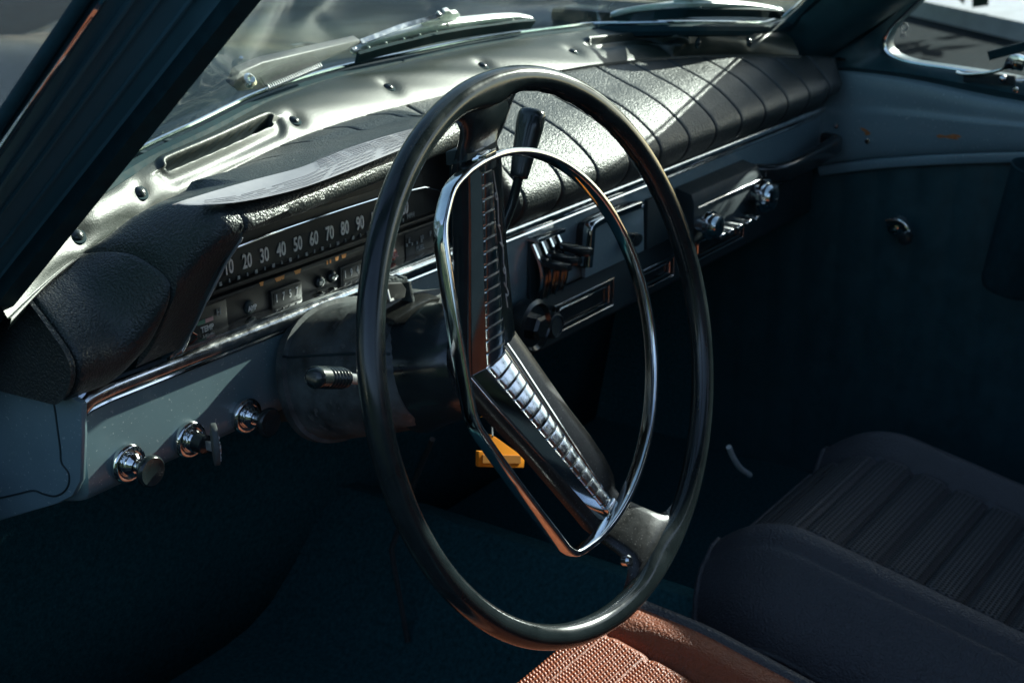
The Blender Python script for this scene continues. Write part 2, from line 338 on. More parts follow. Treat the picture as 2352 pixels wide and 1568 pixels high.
mk('kick_panel', *g_box((1.045, .20, -.60), (1.075, .66, .06)), M['carpet'], body)
mk('scuttle_side', *g_box((.98, .30, .02), (1.26, .66, .112)), M['bodypaint'], body, bevel=.01)
mk('wing_side', *g_box((1.22, .25, -.75), (1.28, 1.9, .03)), M['bodypaint'], body, bevel=.02)
mk('door_sill', *g_box((-.42, -.7, -.62), (-.34, .30, -.52)), M['bodypaint'], body, bevel=.01)
mk('pedal_arm', *g_tube([P(993, 1008, 'y', .30), P(975, 1050, 'y', .32), P(956, 1095, 'y', .36), P(956, 1095, 'y', .36) + Vector((.0, .04, -.10)), P(956, 1095, 'y', .36) + Vector((.01, .03, -.22))], .003), M['steel'], body)

# ------------------------------------------------------------------ dashboard
dash = thing('dashboard', 'dashboard with padded black top, ribbon speedometer and grey blue metal fascia', 'dashboard', (.39, .24, .0))
BP = [(.31, .100), (.285, .0905), (.262, .082), (.24, .0715), (.22, .0575), (.2075, .0455), (.203, .035), (.206, .023), (.214, .012), (.225, .004), (.237, .001)]
HT = [(.285, .115), (.25, .1215), (.20, .1262), (.168, .1258), (.155, .1225), (.149, .115)]
HM = HT + [(.152, .108), (.165, .103), (.20, .096), (.238, .090)]
HC = HT + [(.154, .104), (.172, .083), (.192, .055), (.208, .031), (.224, .010), (.236, .001)]
def resample(pts, n):
    pts = [Vector(p) for p in pts]; L = [0]
    for a, b in zip(pts, pts[1:]): L.append(L[-1] + (b - a).length)
    return [interp(list(zip(L, pts)), L[-1]*k/(n-1)) for k in range(n)]
NT = 40
def prof(x):
    e = Ept(x); s = Vector((e.y + .012, e.z - .001)); e2 = Vector((e.y, e.z))
    b = [s, e2] + [Vector(p) for p in BP if p[0] < e.y - .015]
    h = sst(-.236, -.174, x) * (1 - sst(.20, .25, x))
    bp = resample(spline([(p.x, p.y, 0) for p in b], 4), NT)
    if h <= 0: return [Vector((x, p.x, p.y)) for p in bp]
    dl = interp([(-.16, 0), (-.10, .003), (.04, .026), (.12, .046), (.19, .056)], x)
    t = HM if -.166 < x < .193 else HC
    hp_ = resample(spline([(p.x, p.y, 0) for p in [s, e2, Vector((e.y - .035, lerp(e.z, .118, .75)))] + [Vector((p[0] + dl*max(0, .238 - p[0])/.089, p[1])) for p in t if p[0] < e.y - .045]], 4), NT)
    return [Vector((x, lerp(a.x, c.x, h), lerp(a.y, c.y, h))) for a, c in zip(bp, hp_)]
seams = sorted({round(.767 - .0648*k, 4) for k in range(-4, 17)} | {-.276, 1.026})
seams = [s for s in seams if -.277 <= s <= 1.027]
cuts = sorted(set(seams))
def panel(xa, xb):
    us = [(xa, .0042), (xa + .0006, .0022), (xa + .0016, .0008), (xa + .0032, 0)] + [(lerp(xa + .0032, xb - .0032, k/14), 0) for k in range(1, 14)] + [(xb - .0032, 0), (xb - .0016, .0008), (xb - .0006, .0022), (xb, .0042)]
    extra = [x for x in (-.1661, -.1659, .1929, .1931) if xa + .004 < x < xb - .004]
    us = sorted(us + [(x, 0) for x in extra])
    rows = []
    for x, d in us:
        r = prof(x); q = []; hx = -.20 < x < .235; ey = Ept(x).y
        for i, p in enumerate(r):
            a, b = r[max(0, i-1)], r[min(len(r)-1, i+1)]; t = (b - a).normalized(); n = Vector((0, t.z, -t.y))
            if n.z > 0 and False: n = -n
            dd = d if not hx or p.y > ey - .05 else 0
            q.append(p - n * dd * (1 if n.y < 0 or n.z > 0 else -1))
        rows.append(q)
    return g_rings(rows, closed_ring=False, caps=False)
for a, b in zip(cuts, cuts[1:]):
    mk('padding_panel', *panel(a, b), M['vinyl'], dash, ang=50)
mk('padding_end', *g_prism([p for p in prof(-.276)[::3]] + [Vector((-.276, .30, .0)), Vector((-.276, .36, .02)), Vector((-.276, .36, .09))], Vector((.003, 0, 0))), M['vinyl'], dash)
# inside walls of the instrument hood
ck = [(.236, .001), (.224, .010), (.208, .031), (.192, .055), (.172, .083), (.154, .104), (.152, .108), (.165, .103), (.20, .096), (.238, .090), (.30, .09), (.30, .0)]
for x in (-.1685, .190): mk('hood_cheek', *g_prism([Vector((x, y + (.056*max(0, .238 - y)/.089 if x > 0 else 0), z)) for y, z in ck], Vector((.006, 0, 0))), M['vinylsmooth'], dash)
mk('stitching', *g_tube([Vector((-.1622, y - .0006, z)) for y, z in resample(ck[:6], 40)], lambda t: sq(.0006 + .0005*(int(t*80) % 2))), M['greyprint'], dash)
# defroster panel
def dpt(x, v):
    e, t = Ept(x), Tpt(x); p = lerp(e, t, v); n = Vector((0, -(t.z - e.z), t.y - e.y)).normalized()
    return p, n
def pj(p):
    d = Vector(p) - CC; c = [d.x*CR[0][k] + d.y*CR[1][k] + d.z*CR[2][k] for k in range(3)]
    return PCX + FPX*c[0]/c[2], PCY + FPX*c[1]/c[2]
def solve(px, py):
    best = None
    for i in range(-30, 105, 1):
        for k in range(1, 20):
            x, v = i/100, k/20; q = pj(dpt(x, v)[0] + dpt(x, v)[1]*.006); dd = (q[0]-px)**2 + (q[1]-py)**2
            if best is None or dd < best[0]: best = (dd, x, v)
    _, x, v = best
    for st in (.003, .001, .0003):
        for _ in range(12):
            c = []
            for dx in (-1, 0, 1):
                for dv in (-1, 0, 1):
                    a, b = x + dx*st, v + dv*st*8; q = pj(dpt(a, b)[0] + dpt(a, b)[1]*.006); c.append(((q[0]-px)**2 + (q[1]-py)**2, a, b))
            _, x, v = min(c)
    return x, v
screws = [solve(*p) for p in ((180, 536), (322, 440), (676, 272), (893, 198), (1109, 148), (1316, 117), (1606, 100), (1722, 96))]
slots = [(solve(385, 384), solve(618, 283)), (solve(1362, 101), solve(1560, 100))]
def width(x): return (Tpt(x) - Ept(x)).length
def relief(x, v):
    w = width(x); h = .0085*math.sin(min(1, max(0, v))*math.pi)**.8; black = False
    for sx, sv in screws:
        d = math.hypot(x - sx, (v - sv)*w); h -= .0035*math.exp(-(d/.011)**2)
    for (xa, va), (xb, vb) in slots:
        t = min(1, max(0, (x - xa)/(xb - xa))); vc = va + (vb - va)*t; d = math.hypot(x - (xa + (xb - xa)*t), (v - vc)*w)
        up = (v - vc)*w
        h += .0042*math.exp(-((d - .0065)/.0038)**2) * (1 if up > 0 else .15) - .016*(1 - sst(.0022, .0040, d))
        if up < 0: h -= .004*math.exp(-((d - .010)/.007)**2)
        if d < .0037: black = True
    for k in range(5):   # wrinkles in the sheet
        h += .00018*math.sin(x*(23 + 9*k) + v*(5 + 3*k) + k*1.7)
    return h, black
dx = [-.30 + i*.0017 for i in range(int(1.245/.0017))]; dv = [-.10, -.06, 0] + [i/60 for i in range(1, 61)]
V, F, MI = [], [], []
for x in dx:
    for v in dv:
        p, n = dpt(x, max(v, 0)); h, b = relief(x, v)
        if v < 0: p = p + Vector((0, -.004 if v > -.09 else .001, .002 if v > -.09 else -.007)); h = 0
        V.append(p + n*h); MI.append(b)
nv = len(dv)
for i in range(len(dx)-1):
    for k in range(nv-1): F.append((i*nv+k, i*nv+k+1, (i+1)*nv+k+1, (i+1)*nv+k))
me = bpy.data.meshes.new('defroster_panel'); me.from_pydata([tuple(v) for v in V], [], F); me.materials.append(M['strip']); me.materials.append(M['matt'])
for p in me.polygons: p.use_smooth = True; p.material_index = 1 if sum(MI[i] for i in p.vertices) >= 3 else 0
dfr = link('defroster_panel', me, None, dash)
for sx, sv in screws:
    p, n = dpt(sx, sv); o = p + n*(relief(sx, sv)[0])
    s = mk('screw', *g_lathe(o, n, [(.0052, -.002), (.0052, .0008), (.0044, .002), (.0028, .0029), (.0012, .0033), (.0, .0034)], 20), M['black'], dfr, ang=60)
    mk('screw_washer', *g_lathe(o, n, [(.0070, -.002), (.0074, .0), (.0068, .0009), (.005, .0010)], 24), M['rubber'], dfr)
for (xa, va), (xb, vb) in slots:
    pts = []
    for k in range(14):
        t = k/13; x = xa + (xb - xa)*t; v = va + (vb - va)*t; p, n = dpt(x, v); pts.append((p, n))
    mk('vent_duct', *g_rings([[p - n*.006 + Vector((0, -.004, 0)), p - n*.006 + Vector((0, .004, 0)), p - n*.02 + Vector((0, .004, 0)), p - n*.02 + Vector((0, -.004, 0))] for p, n in pts]), M['matt'], dfr)
# fascia
def fas(x, k):
    prof_ = [(.2355, -.003), (.2375, -.012), (.2385, -.03), (.2395, -.05), (.2400, -.068), (.2415, -.078), (.2450, -.0840), (.2520, -.0870), (.275, -.087)]
    y, z = prof_[k]; sag = -.006*sst(-.05, .3, x)
    e = max(0, (-.244 - x)/.0105) if x < -.244 else 0
    return Vector((x, y + .02*e*e, z + (sag if k > 4 else 0)))
mk('fascia', *g_grid(fas, [-.2545, -.2535, -.252, -.249, -.245, -.240] + [-.23 + i*.025 for i in range(51)], range(9)), M['paint'], dash)
# chrome strip
sp = [(-.2520, .2400, -.020), (-.2515, .2360, -.0165), (-.248, .2350, -.0110), (-.240, .2345, -.0068), (-.230, .2340, -.0055)] + [(-.22 + i*.04, .2340, -.005) for i in range(30)] + [(.985, .2340, -.005), (1.0, .2345, -.004), (1.02, .235, -.004)]
sec = [(.0040*math.cos(R_(a)), .0062*math.sin(R_(a))) for a in range(-90, 91, 18)]
secs = [(-c, s) for c, s in sec][::1]
mk('chrome_strip', *g_tube(sp, [(c, s) for c, s in [(-.0045, .0062)] + [(x_, y_) for x_, y_ in sec][::-1] + [(-.0045, -.0062)]], up=(0, 0, 1)), M['chromeworn'], dash, ang=50)
mk('chrome_strip_lower_bead', *g_tube([Vector(p) + Vector((0, .003, -.0088)) for p in sp[2:]], sq(.0019), up=(0, 0, 1)), M['chrome'], dash)

# instrument cluster
def CP(px, py, y=.2445): return P(px, py, 'y', y)
cl = mk('instrument_cluster', *g_box((-.167, .2462, .0), (.198, .27, .095)), M['bezelface'], dash, bevel=.001)
FX = (Vector((1, 0, 0)), Vector((0, 0, 1)), Vector((0, -1, 0)))
mk('speedometer_dial', *g_box((-.166, .2452, .0375), (.150, .2475, .074)), M['dial'], cl, bevel=.002)
mk('cluster_ledge', *g_box((-.166, .2395, .0335), (.170, .2475, .0375)), M['bezelface'], cl, bevel=.0015)
mk('cluster_ledge', *g_box((-.166, .2375, .0285), (.175, .2475, .0320)), M['dial'], cl, bevel=.0012)
tl = [(533, 572), (580, 553), (623, 536), (702, 509), (786, 481), (869, 455), (935, 439), (975, 430), (1005, 436), (1028, 458), (1045, 495), (1055, 540)]
mk('chrome_line', *g_tube([P(x, y, 'y', .2385) for x, y in tl], lambda t: sq(.0010 if t < .66 else .0006)), M['chrome'], cl)
nums = [('10', 525, 613), ('20', 567.5, 600), ('30', 607, 587), ('40', 646, 574), ('50', 684, 561), ('60', 721, 549), ('70', 757, 536), ('80', 792, 525), ('90', 827, 514), ('100', 864, 501), ('110', 897, 491), ('120', 925, 480)]
Zr = sum(CP(x, y).z for _, x, y in nums)/len(nums)
xs_ = [CP(x, y).x for _, x, y in nums]
for (s, x, y), X in zip(nums, xs_):
    text('numeral', s, .0160, MF((X, .2447, Zr), *FX), M['white'], cl, .64)
pitch = (xs_[8] - xs_[0]) / 16
for k in range(-1, 23):
    X = xs_[0] + k*pitch; w = .0014 if k % 2 else .0005
    if not (-.160 < X < .14): continue
    mk('scale_mark', *g_box((X - w, .2444, Zr - .0125), (X + w, .2452, Zr - .0090)), M['greyprint'], cl)
def lab(s, px, py, size, m='white', xs=.85): text('lettering', s, size, MF(CP(px, py), *FX), M[m], cl, xs, .0003)
lab('MPH', 943, 495, .0062, 'greyprint'); lab('TEMP', 476, 754, .0064); lab('H', 502, 717, .0075, 'greyprint'); lab('C', 433, 735, .0075, 'greyprint')
lab('FUEL', 965, 569, .0062, 'greyprint'); lab('E', 940, 553, .0066, 'greyprint'); lab('1/2', 969, 545, .0048, 'greyprint'); lab('F', 989, 537, .0066, 'greyprint')
for px, py in ((934, 563), (946, 560), (957, 558), (968, 553)): o = CP(px, py); mk('scale_mark', *g_box((o.x - .0008, .2440, o.z - .0013), (o.x + .0008, .2450, o.z + .0013)), M['greyprint'], cl)
def gbox(nm, px0, py0, px1, py1, m, d=.002, y=.2455):
    a, b = CP(px0, py0), CP(px1, py1); x0, x1 = sorted((a.x, b.x)); z0, z1 = sorted((a.z, b.z))
    return mk(nm, *g_box((x0, y - d, z0), (x1, y + .002, z1)), M[m], cl, bevel=.0004)
a = CP(502, 735); mk('gauge_window', *g_box((a.x - .040, .2452, a.z - .013), (a.x + .010, .2475, a.z + .014)), M['dial'], cl, bevel=.0008)
a = CP(965, 557); mk('gauge_window', *g_box((a.x - .020, .2452, a.z - .011), (a.x + .028, .2475, a.z + .012)), M['dial'], cl, bevel=.0008)
a = CP(481, 734); mk('gauge_band', *g_box((a.x - .004, .2446, a.z - .0015), (a.x + .004, .2455, a.z + .0015)), M['pink'], cl)
mk('gauge_band', *g_box((a.x - .0125, .2446, a.z - .0015), (a.x - .0042, .2455, a.z + .0015)), M['green'], cl)
a = CP(441, 764); mk('gauge_needle', *g_tube([a + Vector((-.004, 0, .004)), a + Vector((.004, 0, -.003))], .0007), M['red'], cl)
for px, py, m, t in ((575, 706, 'matt', 'AMP'), (904, 585, 'red', 'OIL')):
    o = CP(px, py); l = mk('warning_lamp', *g_lathe(o + Vector((0, .003, 0)), (0, -1, 0), [(.0058, 0), (.0058, .002), (.0050, .0032), (.003, .0040), (0, .0044)], 24), M[m], cl)
    text('lettering', t, .0058, MF(o + Vector((0, -.0022, 0)), *FX), M['white' if t == 'AMP' else 'pink'], cl, .8, .0003)
for px, py, t in ((735, 647, 'D'), (763, 635, '<>')):
    o = CP(px, py); l = mk('warning_lamp', *g_lathe(o + Vector((0, .003, 0)), (0, -1, 0), [(.0054, 0), (.0054, .003), (.0046, .0045), (.003, .0054), (0, .0058)], 24), M['black'], cl)
    if t == 'D':
        text('beam_symbol', 'D', .0055, MF(o + Vector((.0008, -.003, 0)), *FX), M['greyprint'], cl, -.8, .0003)
        for k in (-1, 0, 1): mk('beam_symbol', *g_box((o.x - .004, o.y - .0034, o.z + k*.0011 - .0002), (o.x - .0012, o.y - .003, o.z + k*.0011 + .0002)), M['greyprint'], cl)
    else:
        for s in (-1, 1):
            pts = [(.0006, .0006), (.0022, .0006), (.0022, .0016), (.0042, 0), (.0022, -.0016), (.0022, -.0006), (.0006, -.0006)]
            mk('arrow_symbol', *g_prism([Vector((o.x + s*x, o.y - .0034, o.z + z)) for x, z in pts], Vector((0, .0005, 0))), M['greyprint'], cl)
for px, py, t, nx in ((657, 676, '1757', 4), (812, 622, '1943', 5)):
    o = CP(px, py); w = mk('odometer_window', *g_box((o.x - .0175, .2435, o.z - .0075), (o.x + .0175, .2475, o.z + .0075)), M['dial'], cl, bevel=.001)
    mk('counter_drum', *g_box((o.x - .0155, .2430, o.z - .0052), (o.x + .0155, .2440, o.z + .0052)), M['dial'], cl, bevel=.0004)
    for k, c in enumerate(t): text('digit', c, .0092, MF((o.x - .0125 + k*.0078, .2428, o.z), *FX), M['white'], cl, .62, .0002)
for px, py, w in ((601, 652, .0022), (640, 641, .0042), (650, 637, .0018), (684, 624, .0040), (752, 603, .0009), (759, 600, .0009), (774, 594, .0022), (790, 588, .003)):
    o = CP(px, py, .2372); mk('range_mark', *g_prism([Vector((o.x - w, .2372, o.z + .0016)), Vector((o.x + w, .2372, o.z + .0016)), Vector((o.x + w*.6, .2372, o.z - .0016)), Vector((o.x - w*.6, .2372, o.z - .0016))], Vector((0, .0006, 0))), M['orange'], cl)
mk('cluster_sill', *g_box((-.166, .2335, .0015), (.196, .2475, .0050)), M['chromeworn'], cl, bevel=.001)
mk('cluster_end_trim', *g_tube([P(415, 806, 'y', .234), P(424, 790, 'y', .2345), P(431, 773, 'y', .236)], .0022), M['chrome'], cl)

# pull knobs on the fascia
def knob(px, py, word, kind, label=None):
    o = P(px, py, 'y', .2395); ax = Vector((0, -1, 0))
    k = mk(kind, *g_lathe(o, ax, [(.0142, -.001), (.0149, .0025), (.0142, .0046), (.0130, .0055), (.0096, .0058), (.0090, .0054)], 40), M['chrome'], dash, label=label)
    mk('collar', *g_lathe(o, ax, [(.0092, .004), (.0088, .0088), (.0070, .0104), (.0058, .0120), (.0050, .0124)], 32), M['chrome'], k)
    for i, ch in enumerate(word):
        an = R_(90 + (len(word) - 1)*11 - i*22); c = o + Vector((.0114*math.cos(an), -.0059, .0114*math.sin(an)))
        t = an - math.pi/2; text('bezel_lettering', ch, .0042, MF(c, (math.cos(t), 0, math.sin(t)), (-math.sin(t), 0, math.cos(t)), (0, -1, 0)), M['matt'], k, .9, .0002)
    if kind == 'pull_knob':
        mk('knob_shaft', *g_lathe(o, ax, [(.0042, .010), (.0042, .016), (.0050, .019), (.0060, .021)], 24), M['chrome'], k)
        mk('knob_button', *g_lathe(o, ax, [(.0060, .019), (.0090, .0215), (.0112, .0235), (.0119, .0260), (.0115, .0278), (.0104, .0288), (.0076, .0283), (.004, .0280), (0, .0279)], 40), M['black'], k)
    return k, o
knob(290, 1062, 'WIPER', 'pull_knob', 'leftmost pull knob with black button and chrome bezel')
kk, ko = knob(432, 1008, 'START', 'ignition_switch')
knob(562, 953, 'LIGHT', 'pull_knob', 'pull knob nearest the steering column with black button')
mk('lock_barrel', *g_lathe(ko, (0, -1, 0), [(.0078, .010), (.0074, .019), (.0060, .0200), (0, .0200)], 24), M['black'], kk)
def FY(x, z, y=.2365): return Vector((x, y, z))
# heater control: chrome cap, three curved lever tracks, three black finger levers
hc = mk('heater_control', *g_prism([FY(.304, -.020, .2395), FY(.350, -.020, .2395), FY(.362, -.050, .2395), FY(.362, -.082, .2395), FY(.304, -.088, .2395)], Vector((0, -.004, 0))), M['matt'], dash, bevel=.001)
mk('chrome_cap', *g_box((.303, .224, -.0225), (.352, .2385, -.0185)), M['chrome'], hc, bevel=.001)
for k in range(4):
    x0 = .3055 + k*.0148
    pts = [Vector((x0 + .004*math.sin(t*1.5), .2335 - .010*math.sin(t*math.pi*.9) , -.026 - .060*t)) for t in [i/14 for i in range(15)]]
    mk('lever_track', *g_tube(pts, [(.0012, .0016), (-.0012, .0016), (-.0012, -.0016), (.0012, -.0016)], up=(0, -1, 0)), M['chrome'], hc)
    if k < 3:
        p2 = [p + Vector((.0074, .003, 0)) for p in pts]
        mk('lever_slot', *g_tube(p2, [(.0055, .0012), (-.0055, .0012), (-.0055, -.0012), (.0055, -.0012)], up=(0, -1, 0)), M['black'], hc)
for k, (x, z) in enumerate(((.313, -.044), (.329, -.041), (.347, -.036))):
    a = Vector((x, .226, z))
    pts = [a + Vector((.0065*c, 0, .0)) for c in (-1, 1)]
    mk('finger_lever', *g_prism([Vector((x - .006, .228, z - .003)), Vector((x + .006, .228, z - .003)), Vector((x + .0075, .200 - .002*k, z - .005)), Vector((x + .0045, .194 - .002*k, z - .005)), Vector((x - .0045, .194 - .002*k, z - .005)), Vector((x - .0075, .200 - .002*k, z - .005))], Vector((0, 0, .0065))), M['black'], hc, bevel=.0014)
# raised air flap panel with chrome handle and a black thumb grip
fp = mk('air_flap', *g_prism([FY(.408, -.030, .2375), FY(.520, -.030, .2375), FY(.524, -.036, .2375), FY(.527, -.086, .2375), FY(.402, -.086, .2375), FY(.404, -.036, .2375)], Vector((0, -.006, 0))), M['paint'], dash, bevel=.002)
hp2 = [P(1347, 612, 'y', .222), P(1351, 565, 'y', .222), P(1354, 526, 'y', .222), P(1361, 514, 'y', .222), P(1390, 498, 'y', .222), P(1430, 482, 'y', .222), P(1462, 470, 'y', .222), P(1470, 472, 'y', .226)]
mk('chrome_handle', *g_tube(spline(hp2, 5), rrect(.0042, .0058, .002), up=(0, -1, 0)), M['chrome'], fp, ang=50)
mk('handle_back', *g_tube([p + Vector((.004, .010, -.003)) for p in spline(hp2, 5)], rrect(.0035, .0070, .002), up=(0, -1, 0)), M['black'], fp)
o = P(1443, 548, 'y', .228)
mk('thumb_grip', *g_prism([o + Vector((.012*math.cos(a), .004, .007*math.sin(a))) for a in [i*math.pi/8 for i in range(16)]], Vector((0, -.016, 0))), M['black'], fp, bevel=.002)
mk('dark_recess', *g_box((.536, .2335, -.088), (.600, .245, -.030)), M['matt'], dash, bevel=.002)
# radio
rd = mk('radio', *g_prism([Vector((.606, .238, -.030)), Vector((.606, .216, -.036)), Vector((.606, .212, -.046)), Vector((.606, .212, -.094)), Vector((.606, .217, -.098)), Vector((.606, .238, -.098))], Vector((.176, 0, 0))), M['matt'], dash, bevel=.002)
mk('chrome_edge', *g_tube([Vector((.612, .2105, -.052)), Vector((.776, .2105, -.052))], .0014), M['chrome'], rd)
for k in range(5):
    x = .640 + k*.0235; b = mk('push_button', *g_tube([Vector((x, .213, -.088)), Vector((x, .190, -.0895))], rrect(.0062, .0034, .0028), up=(0, 0, 1)), M['chrome'], rd, ang=60, bevel=.001)
def rknob(x, z, r):
    mk('radio_knob', *g_lathe((x, .212, z), (0, -1, 0), [(r*.62, 0), (r*.62, .010), (r*.75, .011), (r*1.0, .013), (r*1.0, .017), (r*.8, .018), (r*.78, .024), (r*.70, .0275), (r*.45, .0295), (0, .030)], 36), M['chrome'], rd)
rknob(.764, -.068, .021); rknob(.618, -.072, .017)
# passenger grab handle
gh = mk('grab_handle', *g_tube(spline([Vector((.80, .238, -.052)), Vector((.812, .215, -.052)), Vector((.84, .203, -.052)), Vector((.90, .200, -.050)), Vector((.955, .200, -.047)), Vector((.985, .202, -.046)), Vector((1.0, .206, -.046)), Vector((1.008, .225, -.046))], 6), rrect(.0085, .0125, .006), up=(0, 0, 1)), M['black'], dash)
# black lower tray with three chrome framed openings and a rotary switch
tr = mk('lower_tray', *g_prism([Vector((.275, y, z)) for y, z in ((.2455, -.0925), (.2455, -.150), (.252, -.156), (.40, -.17), (.40, -.0925))], Vector((.75, 0, 0))), M['matt'], dash, bevel=.003)
def cframe(x0, x1, z0, z1, y=.2455, inner=.009):
    f = mk('chrome_frame', *g_tube([Vector((x0, y - .004, z0)), Vector((x1, y - .004, z0)), Vector((x1, y - .004, z1)), Vector((x0, y - .004, z1))], rrect(.0012, .0022, .0008), up=(0, -1, 0), closed=True), M['chrome'], dash)
    i = inner; q = [(x0+i+.003, z0+i*.6), (x1-i, z0+i*.6), (x1-i, z1-i*.6), (x0+i+.003, z1-i*.6), (x0+i, z1-i*.6-.003), (x0+i, z0+i*.6+.003)]
    mk('inner_bead', *g_tube([Vector((x, y - .0045, z)) for x, z in q], sq(.0011), up=(0, -1, 0), closed=True), M['chrome'], f)
    mk('opening', *g_box((x0+i, y - .002, z0+i*.6), (x1-i, y + .004, z1-i*.6)), M['black'], f)
cframe(.356, .474, -.1375, -.1065); cframe(.530, .612, -.1385, -.1145); cframe(.666, .797, -.1355, -.1085)
o = P(1277, 748, 'y', .232)
rs = mk('rotary_switch', *g_lathe(o + Vector((0, .012, 0)), (0, -1, 0), [(.0140, 0), (.0135, .012), (.0120, .013), (.0116, .0145), (.0108, .0145), (.0106, .013), (0, .0128)], 36), M['matt'], dash)
mk('switch_ring', *g_lathe(o, (0, -1, 0), [(.0112, .0006), (.0112, .0018), (.0100, .0018), (.0100, .0006)], 36), M['chrome'], rs)
o = P(1238, 752, 'y', .215)
bk = mk('round_vent', *g_lathe(o + Vector((0, .02, 0)), (0, -1, 0), [(.026, 0), (.029, .008), (.028, .016), (.024, .018), (.021, .014), (0, .013)], 40), M['black'], dash)
mk('hex_nut', *g_lathe(o + Vector((0, .008, 0)), (0, -1, 0), [(.013, 0), (.013, .010), (.010, .013), (0, .013)], 6), M['black'], bk, ang=20)

# ------------------------------------------------------------------ ignition key
ky = thing('ignition_key', 'dark key with rounded head standing in the middle fascia lock', 'key', tuple(ko + Vector((0, -.03, 0))))
kn = Vector((.80, -.60, 0)).normalized(); ku = Vector((0, 0, 1)); kw = ku.cross(kn)
hc_ = P(494, 1020, 'y', .203)
hv = []
for i in range(28):
    a = 2*math.pi*i/28; hv.append(hc_ + ku*(.0165*math.sin(a)) + kw*(.0125*math.cos(a)) - kn*.0022)
mk('key_head', *g_prism(hv, kn*.0044), M['dusty'], ky, bevel=.0012)
mk('key_blade', *g_box((ko.x - .001, .205, ko.z - .0035), (ko.x + .001, .226, ko.z + .0035)), M['alu'], ky)
for i, ch in enumerate('USDEVI'):
    a = R_(38 - i*17); c = hc_ - kw*(.0098*math.cos(a)) + ku*(.0130*math.sin(a)) + kn*.0024
    tt = -(ku*math.cos(a) + kw*math.sin(a)); text('key_lettering', ch, .0052, MF(c, tt, kn.cross(tt), kn), M['alu'], ky, .8, .0003)

# ------------------------------------------------------------------ steering column
AN = R_(15); WN = Vector((0, -math.cos(AN), math.sin(AN))); WU = Vector((1, 0, 0)); WV = Vector((0, math.sin(AN), math.cos(AN)))
def wpt(x, y, d): return WU*x + WV*y + WN*d
sc = thing('steering_column', 'scuffed black steering column shroud behind the wheel', 'steering column', tuple(wpt(0, 0, -.2)))
def shr(d, a):
    rx = interp([(-.30, .045), (-.231, .045), (-.230, .070), (-.222, .0705), (-.2215, .066), (-.20, .066), (-.15, .061), (-.128, .055), (-.122, .050)], d)
    c, s = math.cos(a), math.sin(a); e = .85
    ry = rx * (.84 if s > 0 else .68) + .004
    c = math.copysign(abs(c)**e, c); s = math.copysign(abs(s)**e, s)
    return wpt(rx*c, ry*s - .004, d)
ds = [-.30, -.2315, -.231, -.230, -.2225, -.222, -.2215, -.20, -.18, -.16, -.145, -.134, -.128, -.124, -.122]
mk('shroud', *g_rings([[shr(d, 2*math.pi*k/40) for k in range(40)] for d in ds]), M['dusty'], sc, ang=30)
mk('shroud_joint', *g_tube([shr(d, R_(150)) + Vector((0, 0, .0)) for d in ds[5:14]], sq(.0011)), M['matt'], sc)
mk('hub_cone', *g_lathe(wpt(0, 0, -.135), WN, [(.054, 0), (.050, .012), (.046, .030), (.044, .050), (.040, .058), (.0, .060)], 40), M['black'], sc)
# indicator mount with its L plate on the top of the shroud
bx = wpt(-.022, .058, -.175)
def tb(x, y, d): return wpt(x, y, d)
mk('indicator_mount', *g_rings([[tb(-.050, .030, d), tb(-.044, .054 + q, d), tb(-.030, .060 + q, d), tb(.020, .060 + q, d), tb(.040, .052, d), tb(.046, .030, d)] for d, q in ((-.19, -.022), (-.172, -.006), (-.150, -.001), (-.138, -.004), (-.128, -.014))]), M['dusty'], sc, bevel=.002)
pl0 = wpt(-.012, .082, -.176)
plate = mk('indicator_plate', *g_prism([P(x, y, 'y', .131) for x, y in ((868, 700), (930, 684), (934, 664), (924, 650), (880, 652), (868, 660))], Vector((0, .004, .001))), M['bezelface'], sc, bevel=.001)
for i in range(22):
    t = i/21; q = (lerp(872, 926, t/.7), lerp(650, 644, t/.7)) if t < .7 else (lerp(932, 940, (t-.7)/.3), lerp(650, 692, (t-.7)/.3))
    a = P(*q, 'y', .137); mk('frayed_edge', *g_box(a + Vector((-.0018, -.004, -.001 - random.random()*.001)), a + Vector((.0018, .006, .0015 + random.random()*.003))), M['dusty'], plate, bevel=.0007)
text('plate_letter', 'L', .013, MF(P(896, 679, 'y', .1300), WU, WV, WN), M['white'], plate, .8, .0006)
mk('horn_bracket', *g_prism([P(x, y, 'y', .125) for x, y in ((905, 735), (960, 700), (990, 686), (1013, 683), (1005, 700), (975, 712), (1000, 716), (985, 728), (940, 742), (905, 748))], Vector((.004, .02, 0))), M['worn'], sc, bevel=.0015)
# indicator stalk with a ribbed grip
sa, sb, sd = P(716, 866, 'y', .072), P(790, 868, 'y', .075), P(850, 873, 'y', .085)
dr = (sb - sa)
def gr(t): return (.0072 + .0006*math.sin(t*60) if t > .38 else .0076) * (1 if .10 < t < .93 else (.55 + .45*math.sqrt(max(0, t/.10)) if t <= .10 else .9))
stalk = thing('indicator_stalk', 'short indicator stalk with ribbed black grip left of the steering column', 'stalk', tuple(sb))
mk('grip', *g_tube([sa + dr*(i/60) for i in range(61)], lambda t: [(gr(t)*1.15*math.cos(k*math.pi/8), gr(t)*math.sin(k*math.pi/8)) for k in range(16)]), M['black'], stalk, ang=70)
mk('rod', *g_tube([sb - dr*.05, sd, wpt(-.045, .01, -.14)], .0038), M['alu'], stalk)
